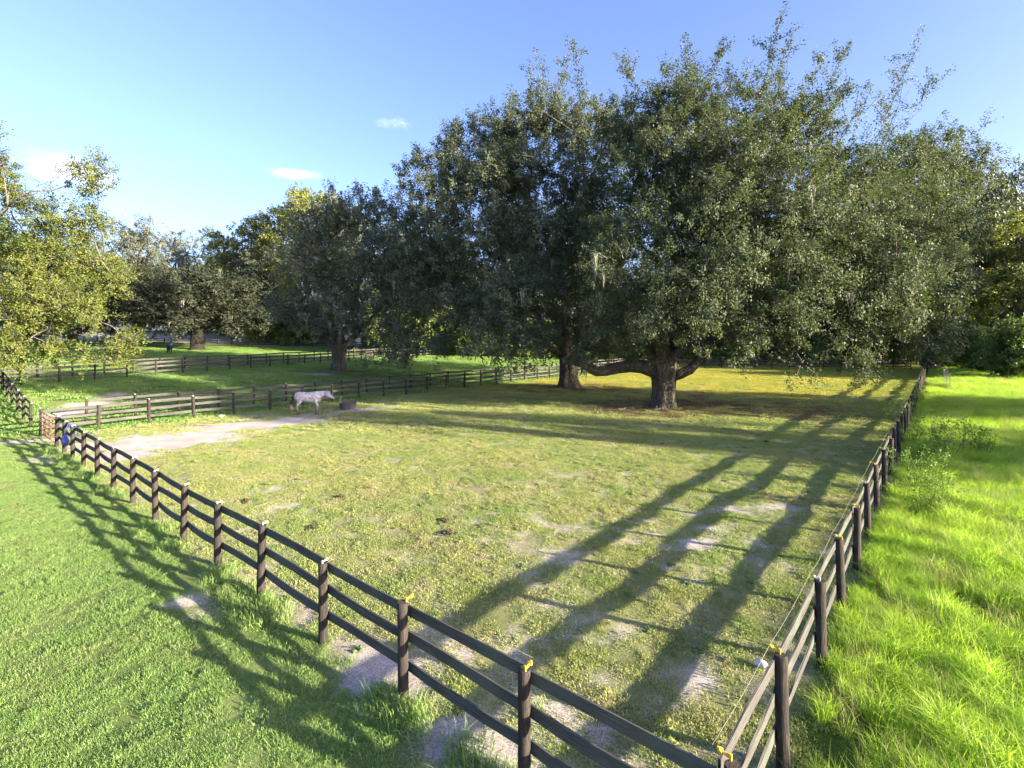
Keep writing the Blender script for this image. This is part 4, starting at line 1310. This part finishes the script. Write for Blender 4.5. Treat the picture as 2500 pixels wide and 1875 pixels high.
_lr = np.random.default_rng(99)
M_LITTER = leaf_mat('fallen_leaves', (0.07, 0.04, 0.025), (0.16, 0.10, 0.06), (0.30, 0.21, 0.13), 0.05, 0.15, 0.7)
_lc = np.column_stack((_lr.normal(0, .5, 160), _lr.normal(0, .5, 160), _lr.uniform(.02, .07, 160)))
litter_t = bpy.data.objects.new('litter_patch', leaf_mesh('litter_patch', _lc, _lr.uniform(0, 1, 160), .085, M_LITTER, 1.6, _lr))
_lp = []
for cx, cy, r, n in ((11.1, 37.5, 5.0, 150), (5.7, 51.5, 5.0, 130), (-19.8, 58.5, 4.0, 60), (18.0, 36.5, 6.0, 60)):
    a_ = _lr.uniform(0, 6.283, n); q_ = r * _lr.uniform(.12, 1, n) ** .8
    _lp.append(np.column_stack((cx + np.cos(a_) * q_ * 1.3, cy + np.sin(a_) * q_)))
scatter('leaf_litter', 'brown fallen leaves strewn round the oak trunks', np.concatenate(_lp), [litter_t], 1.0, 183)


# ---------------------------------------------------------------- horses
def loft(mb, secs, n=14):
    """secs: (x, z, half height, half width, y) ellipses across the x axis"""
    vs = []
    for x, z, h, w, y in secs:
        for k in range(n):
            a = 2 * math.pi * k / n
            vs.append((x, y + math.cos(a) * w, z + math.sin(a) * h))
    fs = [(i * n + k, i * n + (k + 1) % n, (i + 1) * n + (k + 1) % n, (i + 1) * n + k) for i in range(len(secs) - 1) for k in range(n)]
    fs.append(tuple(range(n))[::-1]); fs.append(tuple((len(secs) - 1) * n + k for k in range(n)))
    mb.add(vs, fs)


def horse(label, loc, yaw, coat, points, hair, legs, neck_tip, head_dir, blanket=None, mask=None, tail_light=None, scale=1.0):
    mb = MB()
    # trunk: rump at -x, chest at +x
    loft(mb, [(-.86, 1.22, .10, .09, 0), (-.80, 1.20, .24, .20, 0), (-.62, 1.21, .31, .27, 0), (-.36, 1.18, .32, .29, 0), (-.05, 1.14, .33, .30, 0), (.25, 1.13, .35, .29, 0), (.48, 1.16, .37, .25, 0), (.64, 1.14, .33, .21, 0), (.76, 1.10, .22, .15, 0)])
    nt_ = Vector(neck_tip); n0 = Vector((.56, 0, 1.24))
    mb.tube([n0, n0.lerp(nt_, .35) + Vector((0, 0, .04)), n0.lerp(nt_, .7) + Vector((0, 0, .05)), nt_], [(.17, .33), (.12, .24), (.095, .18), (.085, .14)], 12)
    hd = Vector(head_dir).normalized()
    mb.tube([nt_ - hd * .06 + Vector((0, 0, .03)), nt_ + hd * .12, nt_ + hd * .32, nt_ + hd * .48, nt_ + hd * .57], [(.085, .12), (.095, .14), (.07, .095), (.058, .07), (.04, .045)], 12)
    side = hd.cross(Vector((0, 1, 0)))
    for s in (-1, 1):
        e = nt_ + Vector((-.02, s * .065, .10))
        mb.tube([e, e + Vector((.0, s * .02, .08)), e + Vector((.02, s * .025, .17))], [.035, .035, .008], 6)
    for (fx, fy, ux, kx, kz, hx, hzz, bx) in legs:
        front = ux > 0
        if front:
            mb.tube([(ux, fy, 1.02), (ux + .02, fy, .80), (kx, fy, kz), (hx, fy, .25), (bx, fy, .10), (bx + .03, fy, 0.0)], [.14, .095, .058, .042, .046, .062], 10)
        else:
            mb.tube([(ux, fy * .8, 1.12), (ux + .10, fy, .86), (kx, fy, kz), (hx, fy, .27), (bx, fy, .10), (bx + .03, fy, 0.0)], [.22, .15, .065, .045, .048, .064], 10)
    me = mb.mesh('body', coat)
    o = bpy.data.objects.new('tmp', me); COL.objects.link(o)
    rm = o.modifiers.new('r', 'REMESH'); rm.mode = 'VOXEL'; rm.voxel_size = 0.022
    sm = o.modifiers.new('s', 'SMOOTH'); sm.factor = .5; sm.iterations = 5
    dg = bpy.context.evaluated_depsgraph_get()
    body = bpy.data.meshes.new_from_object(o.evaluated_get(dg))
    bpy.data.objects.remove(o)
    body.materials.clear(); body.materials.append(coat)
    body.polygons.foreach_set('use_smooth', [True] * len(body.polygons))
    root = link('horse', None, None, loc, (0, 0, yaw), (scale,) * 3)
    tag(root, label, 'horse')
    link('body', body, root)
    t = MB()
    rng = np.random.default_rng(3)
    for i in range(16):
        dy = rng.uniform(-.05, .05); e = rng.uniform(-.06, .06)
        t.tube([(-.84, dy * .5, 1.36), (-.96, dy, 1.24), (-1.02 + e, dy * 1.6, .9), (-1.02 + e * 1.5, dy * 1.8, .55)], [.03, .045, .04, .02], 5, 0)
        t.tube([(-1.02 + e, dy * 1.6, .75), (-1.04 + e * 1.2, dy * 1.7, .5), (-1.05 + e * 1.5, dy * 1.6, .22)], [.03, .03, .006], 5, 1)
    link('tail', t.mesh('tail', [hair, tail_light or hair]), root)
    m = MB()
    for i in range(14):
        f = i / 13
        c = n0.lerp(nt_, f) + Vector((-.02 - .1 * (1 - f), 0, .20 - .06 * f))
        m.tube([c, c + Vector((-.02, .07, -.02)), c + Vector((-.01, .10, -.16))], [.03, .03, .008], 5)
    link('mane', m.mesh('mane', hair), root)
    hf = MB()
    for (fx, fy, ux, kx, kz, hx, hzz, bx) in legs:
        hf.tube([(bx + .035, fy, .085), (bx + .05, fy, 0.0)], [.058, .074], 10)
    link('hooves', hf.mesh('hooves', points), root)
    ey = MB()
    for s in (-1, 1):
        c = nt_ + hd * .17 + Vector((0, s * .083, .045)); ey.tube([c - Vector((0, .012, 0)), c + Vector((0, .012, 0))], .02, 8)
    link('eyes', ey.mesh('eyes', points), root)
    if blanket:
        bl = MB()
        n = 16; secs = [(-.86, 1.24, .22, .19), (-.80, 1.20, .265, .235), (-.62, 1.21, .34, .30), (-.36, 1.18, .35, .32), (-.05, 1.14, .36, .33), (.25, 1.13, .38, .32), (.48, 1.16, .40, .285), (.66, 1.17, .36, .25)]
        vs = []
        for x, z, h, w in secs:
            for k in range(n + 1):
                a = math.radians(-48) + math.radians(276) * k / n
                vs.append((x, math.cos(a) * w, z + math.sin(a) * h - (0.12 if k in (0, n) else 0)))
        m2 = n + 1
        bl.add(vs, [(i * m2 + k, i * m2 + k + 1, (i + 1) * m2 + k + 1, (i + 1) * m2 + k) for i in range(len(secs) - 1) for k in range(n)])
        bo = link('blanket', bl.mesh('blanket', blanket), root)
        so_ = bo.modifiers.new('t', 'SOLIDIFY'); so_.thickness = .018; so_.offset = 1
    if mask:
        mk = MB()
        mk.tube([nt_ - hd * .10 + Vector((0, 0, .03)), nt_ + hd * .12, nt_ + hd * .34], [(.11, .15), (.112, .16), (.085, .11)], 12, caps=False)
        mo = link('fly_mask', mk.mesh('fly_mask', mask), root)
        mo.modifiers.new('t', 'SOLIDIFY').thickness = .008
        if blanket:
            mk = MB(); mk.tube([n0.lerp(nt_, .35) + Vector((0, 0, .04)), n0.lerp(nt_, .7) + Vector((0, 0, .05)), nt_], [(.14, .27), (.11, .20), (.10, .155)], 12, caps=False)
            mo = link('neck_cover', mk.mesh('neck_cover', mask), root); mo.modifiers.new('t', 'SOLIDIFY').thickness = .008
    return root


def coat_mat(name, base, dapple, legc, zleg=.75):
    m, nt, out = new_mat(name)
    co = obj_co(nt)
    n = noise(nt, 9, 4, .6, co); n2 = noise(nt, 2.4, 3, .5, co)
    c = mixc(nt, ramp(nt, n, [(.38, (0, 0, 0)), (.6, (1, 1, 1))]), dapple, base)
    c = mixc(nt, ramp(nt, n2, [(.5, (0, 0, 0)), (.7, (.5, .5, .5))]), c, dapple)
    sep = nt.nodes.new('ShaderNodeSeparateXYZ'); nt.links.new(co, sep.inputs[0])
    mr = nt.nodes.new('ShaderNodeMapRange'); mr.inputs['From Min'].default_value = .30; mr.inputs['From Max'].default_value = zleg
    nt.links.new(math_n(nt, 'ADD', sep.outputs['Z'], math_n(nt, 'MULTIPLY', n2, .15)), mr.inputs['Value'])
    c = mixc(nt, mr.outputs[0], legc, c)
    principled(nt, out, c, .6, .25)
    return m


M_GREYCOAT = coat_mat('dapple_grey_coat', (0.52, 0.49, 0.48), (0.27, 0.25, 0.26), (0.09, 0.075, 0.07))
M_DARKCOAT = coat_mat('dark_bay_coat', (0.045, 0.028, 0.02), (0.03, 0.02, 0.016), (0.012, 0.01, 0.01))
M_BLACKHAIR = plain_mat('black_horse_hair', (0.03, 0.022, 0.018), .7, .2, .3)
M_TANHAIR = plain_mat('tan_horse_hair', (0.34, 0.25, 0.18), .7, .2, .3)
M_HOOF = plain_mat('dark_hoof', (0.03, 0.026, 0.024), .5, .4, .2)
LEGS_WALK = [(0, .13, .46, .52, .55, .46, .25, .44), (0, -.13, .50, .66, .58, .62, .25, .70), (0, .12, -.62, -.74, .56, -.72, .27, -.70), (0, -.12, -.60, -.68, .56, -.62, .27, -.58)]
gx, gy = -13.65, 34.3
horse('grey horse drinking at the trough by the lane fence', (gx, gy, hz(gx, gy) - .01), math.radians(6), M_GREYCOAT, M_HOOF, M_BLACKHAIR, LEGS_WALK, (1.16, 0, 1.36), (.72, 0, -.52), tail_light=M_TANHAIR,
      mask=plain_mat('grey_fly_mask', (.30, .32, .36), .8, .1, .2, 20), scale=1.03)
LEGS_STAND = [(0, .13, .48, .50, .55, .50, .25, .50), (0, -.13, .48, .56, .56, .58, .25, .60), (0, .12, -.62, -.74, .56, -.72, .27, -.70), (0, -.12, -.60, -.70, .56, -.66, .27, -.62)]
dx, dyy = at_px(414, 80), 80.0
horse('dark horse in navy blanket and teal hood in the far field', (dx, dyy, hz(dx, dyy) - .01), math.radians(-42), M_DARKCOAT, M_HOOF, M_BLACKHAIR, LEGS_STAND, (1.05, 0, 1.62), (.75, 0, -.45),
      blanket=plain_mat('navy_blanket', (.035, .032, .085), .85, .15, .25), mask=plain_mat('teal_hood', (.05, .30, .34), .8, .15, .2), scale=1.0)


# ---------------------------------------------------------------- small things
def small_things():
    # water trough
    x, y = -11.75, 36.6
    rub = plain_mat('black_rubber', (.055, .052, .060), .7, .3, .3)
    root = link('water_trough', None, None, (x, y, hz(x, y)), (0, 0, .7)); tag(root, 'dark rubber water trough under the grey horse\'s nose', 'trough')
    n = 20; vs = []
    prof = [(0.0, .50), (.04, .52), (.44, .58), (.47, .62), (.50, .60), (.48, .55), (.12, .49), (.10, .0)]
    for z, r in prof:
        for k in range(n):
            a = 2 * math.pi * k / n
            vs.append((math.cos(a) * r * 1.05, math.sin(a) * r * .62, z))
    fs = [(i * n + k, i * n + (k + 1) % n, (i + 1) * n + (k + 1) % n, (i + 1) * n + k) for i in range(len(prof) - 1) for k in range(n)]
    mb = MB(); mb.add(vs, fs); link('tub', mb.mesh('tub', rub), root)
    wm, nt, out = new_mat('trough_water'); b = principled(nt, out, (.02, .03, .03), .06, .5, noise(nt, 5, 2, .5, obj_co(nt)), .1, .01)
    mb = MB(); mb.add([(math.cos(2 * math.pi * k / n) * .58, math.sin(2 * math.pi * k / n) * .335, .40) for k in range(n)], [tuple(range(n))]); link('water', mb.mesh('water', wm), root)
    mb = MB(); mb.tube([(-.52, .1, .42), (-.52, .1, .82), (-.49, .1, .87), (-.42, .1, .88)], .016, 8); mb.tube([(-.52, .1, .48), (-.52, .1, .40)], .04, 8)
    link('fill_pipe', mb.mesh('fill_pipe', M_WHITE), root)
    # blue hay bag and halter on the near fence by the gate
    bl = plain_mat('blue_nylon', (.06, .09, .32), .55, .35, .3)
    bp = CORNER + W * 27.9
    root = link('blue_hay_bag', None, None, (bp[0], bp[1], hz(*bp))); tag(root, 'blue nylon bag hung over the near fence beside the red gate', 'bag')
    rng = random.Random(2); n = 12; vs = []
    for z, r in ((.52, .05), (.56, .22), (.66, .29), (.80, .28), (.92, .20), (1.02, .10), (1.05, .05)):
        for k in range(n):
            a = 2 * math.pi * k / n
            rr = r * (1 + rng.uniform(-.14, .14))
            lx, ly = math.cos(a) * rr, math.sin(a) * rr * .42
            vs.append((W[0] * lx + U[0] * (ly - .14) , W[1] * lx + U[1] * (ly - .14), z + rng.uniform(-.02, .02)))
    fs = [(i * n + k, i * n + (k + 1) % n, (i + 1) * n + (k + 1) % n, (i + 1) * n + k) for i in range(6) for k in range(n)] + [tuple(range(n))[::-1]]
    mb = MB(); mb.add(vs, fs); link('bag', mb.mesh('bag', bl), root)
    mb = MB()
    for s in (-1, 1):
        q = [Vector((W[0] * s * .08 - U[0] * .14, W[1] * s * .08 - U[1] * .14, 1.0)), Vector((W[0] * s * .18 - U[0] * .02, W[1] * s * .18 - U[1] * .02, 1.43)), Vector((W[0] * s * .2 + U[0] * .17, W[1] * s * .2 + U[1] * .17, 1.40)), Vector((W[0] * s * .2 + U[0] * .18, W[1] * s * .2 + U[1] * .18, .9))]
        mb.tube(q, .018, 6)
    link('strap', mb.mesh('strap', bl), root)
    # white jug in the paddock corner
    x, y = 4.03, 8.25
    root = link('plastic_jug', None, None, (x, y, hz(x, y) + .065), (math.radians(90), 0, .8), (.72,) * 3); tag(root, 'white plastic jug lying in the grass by the near fence corner', 'jug')
    n = 12; vs = []
    for z, r in ((-.14, .05), (-.13, .085), (.05, .09), (.09, .06), (.12, .03), (.15, .03)):
        vs += [(math.cos(2 * math.pi * k / n) * r, math.sin(2 * math.pi * k / n) * r, z) for k in range(n)]
    mb = MB(); mb.add(vs, [(i * n + k, i * n + (k + 1) % n, (i + 1) * n + (k + 1) % n, (i + 1) * n + k) for i in range(5) for k in range(n)] + [tuple(range(n))[::-1]])
    link('bottle', mb.mesh('bottle', M_WHITE), root)
    mb = MB(); mb.tube([(0, 0, .145), (0, 0, .175)], .034, 10); link('cap', mb.mesh('cap', plain_mat('blue_cap', (.06, .08, .2), .5)), root)
    mb = MB(); mb.tube([(.07, 0, .06), (.11, 0, .03), (.11, 0, -.04), (.08, 0, -.07)], .014, 6); link('handle', mb.mesh('handle', M_WHITE), root)
    # droppings
    dung = plain_mat('horse_dung', (.060, .042, .030), .95, .1, .4, 20)
    for i, (px, py, s, l) in enumerate(((1095, 1303, 1.0, 'reddish dung heap in the middle of the near paddock'), (760, 1288, .8, 'brown dung heap just inside the near fence'), (600, 1225, .8, 'low dung heap left of the near paddock'),
                              (1085, 1272, .6, 'small dung heap behind the reddish heap'), (1870, 1078, .9, 'dung heap in the shade near the long fence'), (830, 1213, .6, 'dung heap halfway towards the grey horse'))):
        Y = 1250 * CAM_H / (py - 815); X = at_px(px, Y)
        root = link('dung_heap', None, None, (X, Y, hz(X, Y)), (0, 0, i)); tag(root, l, 'dung', 'dung heaps in the paddock')
        rg = random.Random(i); mb = MB()
        for k in range(26):
            a = rg.uniform(0, 6.28); q = abs(rg.gauss(0, .13)) * s; z = max(.02, .07 - q * .4) * rg.uniform(.5, 1)
            c = Vector((math.cos(a) * q * 1.4, math.sin(a) * q, z)); d = Vector((rg.uniform(-1, 1), rg.uniform(-1, 1), rg.uniform(-.4, .4))) * .035
            mb.tube([c - d, c, c + d], [.022, .038, .02], 6)
        link('heap', mb.mesh('heap', dung), root)
    # pale stones by the lane fence
    st = plain_mat('pale_stone', (.55, .53, .48), .8, .2, .15)
    for i, (px, py, r, l) in enumerate(((541, 1017, .16, 'pale stone at the foot of the lane fence left of the grey horse'), (587, 1027, .09, 'small white stone on the sand left of the grey horse'), (378, 1058, .08, 'small pale stone on the sandy patch by the gate'))):
        Y = 1250 * CAM_H / (py - 815); X = at_px(px, Y)
        bm = bmesh.new(); bmesh.ops.create_icosphere(bm, subdivisions=2, radius=r); rg = random.Random(i)
        for v in bm.verts:
            v.co *= 1 + rg.uniform(-.16, .16); v.co.z *= .55; v.co.x *= 1.3
        me = bpy.data.meshes.new('stone'); bm.to_mesh(me); bm.free(); me.materials.append(st)
        o = link('stone', me, None, (X, Y, hz(X, Y) + r * .2), (0, 0, i)); tag(o, l, 'stone')
    # broken branches at the foot of the massive oak
    for i, (px, py, l) in enumerate(((1545, 998, 'fallen pale branch left of the massive trunk'), (1525, 1001, 'shorter fallen branch, farther left of the massive trunk'), (1600, 1003, 'fallen stick in front of the massive trunk'))):
        Y = 1250 * CAM_H / (py - 815); X = at_px(px, Y); rg = np.random.default_rng(i + 5)
        a = rg.uniform(-.5, .5); ln = 1.6 - .4 * i
        mb = MB(); A = (-math.cos(a) * ln / 2, -math.sin(a) * ln / 2, .08); B_ = (math.cos(a) * ln / 2, math.sin(a) * ln / 2, .16)
        mb.tube(limb_pts(A, B_, rg, .05, 6), [.05, .048, .045, .04, .033, .026, .018], 7)
        mb.tube(limb_pts((0, 0, .12), (.25, .4, .35), rg, .05, 4), [.03, .026, .022, .018, .01], 6)
        mb.tube(limb_pts((.3 * math.cos(a), .3 * math.sin(a), .12), (.5, -.3, .12), rg, .05, 4), [.026, .022, .018, .014, .008], 6)
        o = link('fallen_branch', mb.mesh('fallen_branch', M_TWIG), None, (X, Y, hz(X, Y))); tag(o, l, 'branch')
    # weeds climbing the long fence
    for i, (s, off, sc, l) in enumerate(((26.5, -.35, 1.0, 'leafy weed climbing the middle of the long fence'), (17.5, -.9, .8, 'pale leafy weed clump beside the long fence in the tall grass'), (15.0, -1.1, .7, 'lower weed clump nearer in front of the pale weed clump'), (23.5, -1.6, .9, 'weedy bush in the tall grass near the climbing weed'), (25.2, -2.8, .7, 'small weedy bush farther out in the tall grass'))):
        p_ = CORNER + U * s + W * off
        rng = np.random.default_rng(60 + i)
        lob = [(rng.normal() * .35, rng.normal() * .35, .5 + .35 * k * (1.6 if i == 0 else 1), .42, .42, .38, 1.0) for k in range(4)]
        C, R, O, T0, T1 = lobes_foliage(lob, rng, 1500, 30, .4)
        C = C[C[:, 2] > .03]
        root = link('weed_clump', None, None, (p_[0], p_[1], hz(*p_)), None, (sc,) * 3); tag(root, l, 'weed', 'weeds along the long fence')
        link('leaves', leaf_mesh('leaves', C, rng.uniform(0, 1, len(C)), .09, M_WEED, .5, rng), root)
        link('stems', twig_mesh('stems', np.column_stack((T1[:, 0] * .3, T1[:, 1] * .3, np.zeros(len(T1)))), T1, .008, .003, M_WEED, rng), root)
    # bare moss-hung bough dangling by the fence end, and thin vine under the massive oak
    rng = np.random.default_rng(77)
    pts = [P(2240, 720, 32), P(2262, 800, 32), P(2266, 840, 32), P(2252, 866, 32), P(2275, 885, 32), P(2312, 903, 32)]
    o0 = pts[0]
    root = link('dangling_bough', None, None, o0); tag(root, 'bare dangling bough with grey moss beside the far end of the long fence', 'branch')
    mb = MB(); mb.tube([p_ - o0 for p_ in pts], [.05, .045, .04, .035, .028, .015], 6)
    for a, b_ in (((2262, 800), (2225, 760)), ((2266, 835), (2310, 850)), ((2252, 866), (2215, 840)), ((2252, 866), (2300, 905)), ((2225, 800), (2190, 770))):
        mb.tube(limb_pts(P(*a, 32) - o0, P(*b_, 32) - o0, rng, .05, 4), [.022, .018, .015, .012, .006], 5)
    link('stem', mb.mesh('stem', M_TWIG), root)
    e = np.array([P(2305, 903, 32) - o0, P(2312, 906, 32) - o0, P(2318, 915, 32) - o0])
    link('moss', moss_mesh('moss', e, rng, plain_mat('pale_moss', (.42, .39, .30), .95, .05, .25), .7, 1.6, 12, .09), root)['kind'] = 'stuff'


small_things()
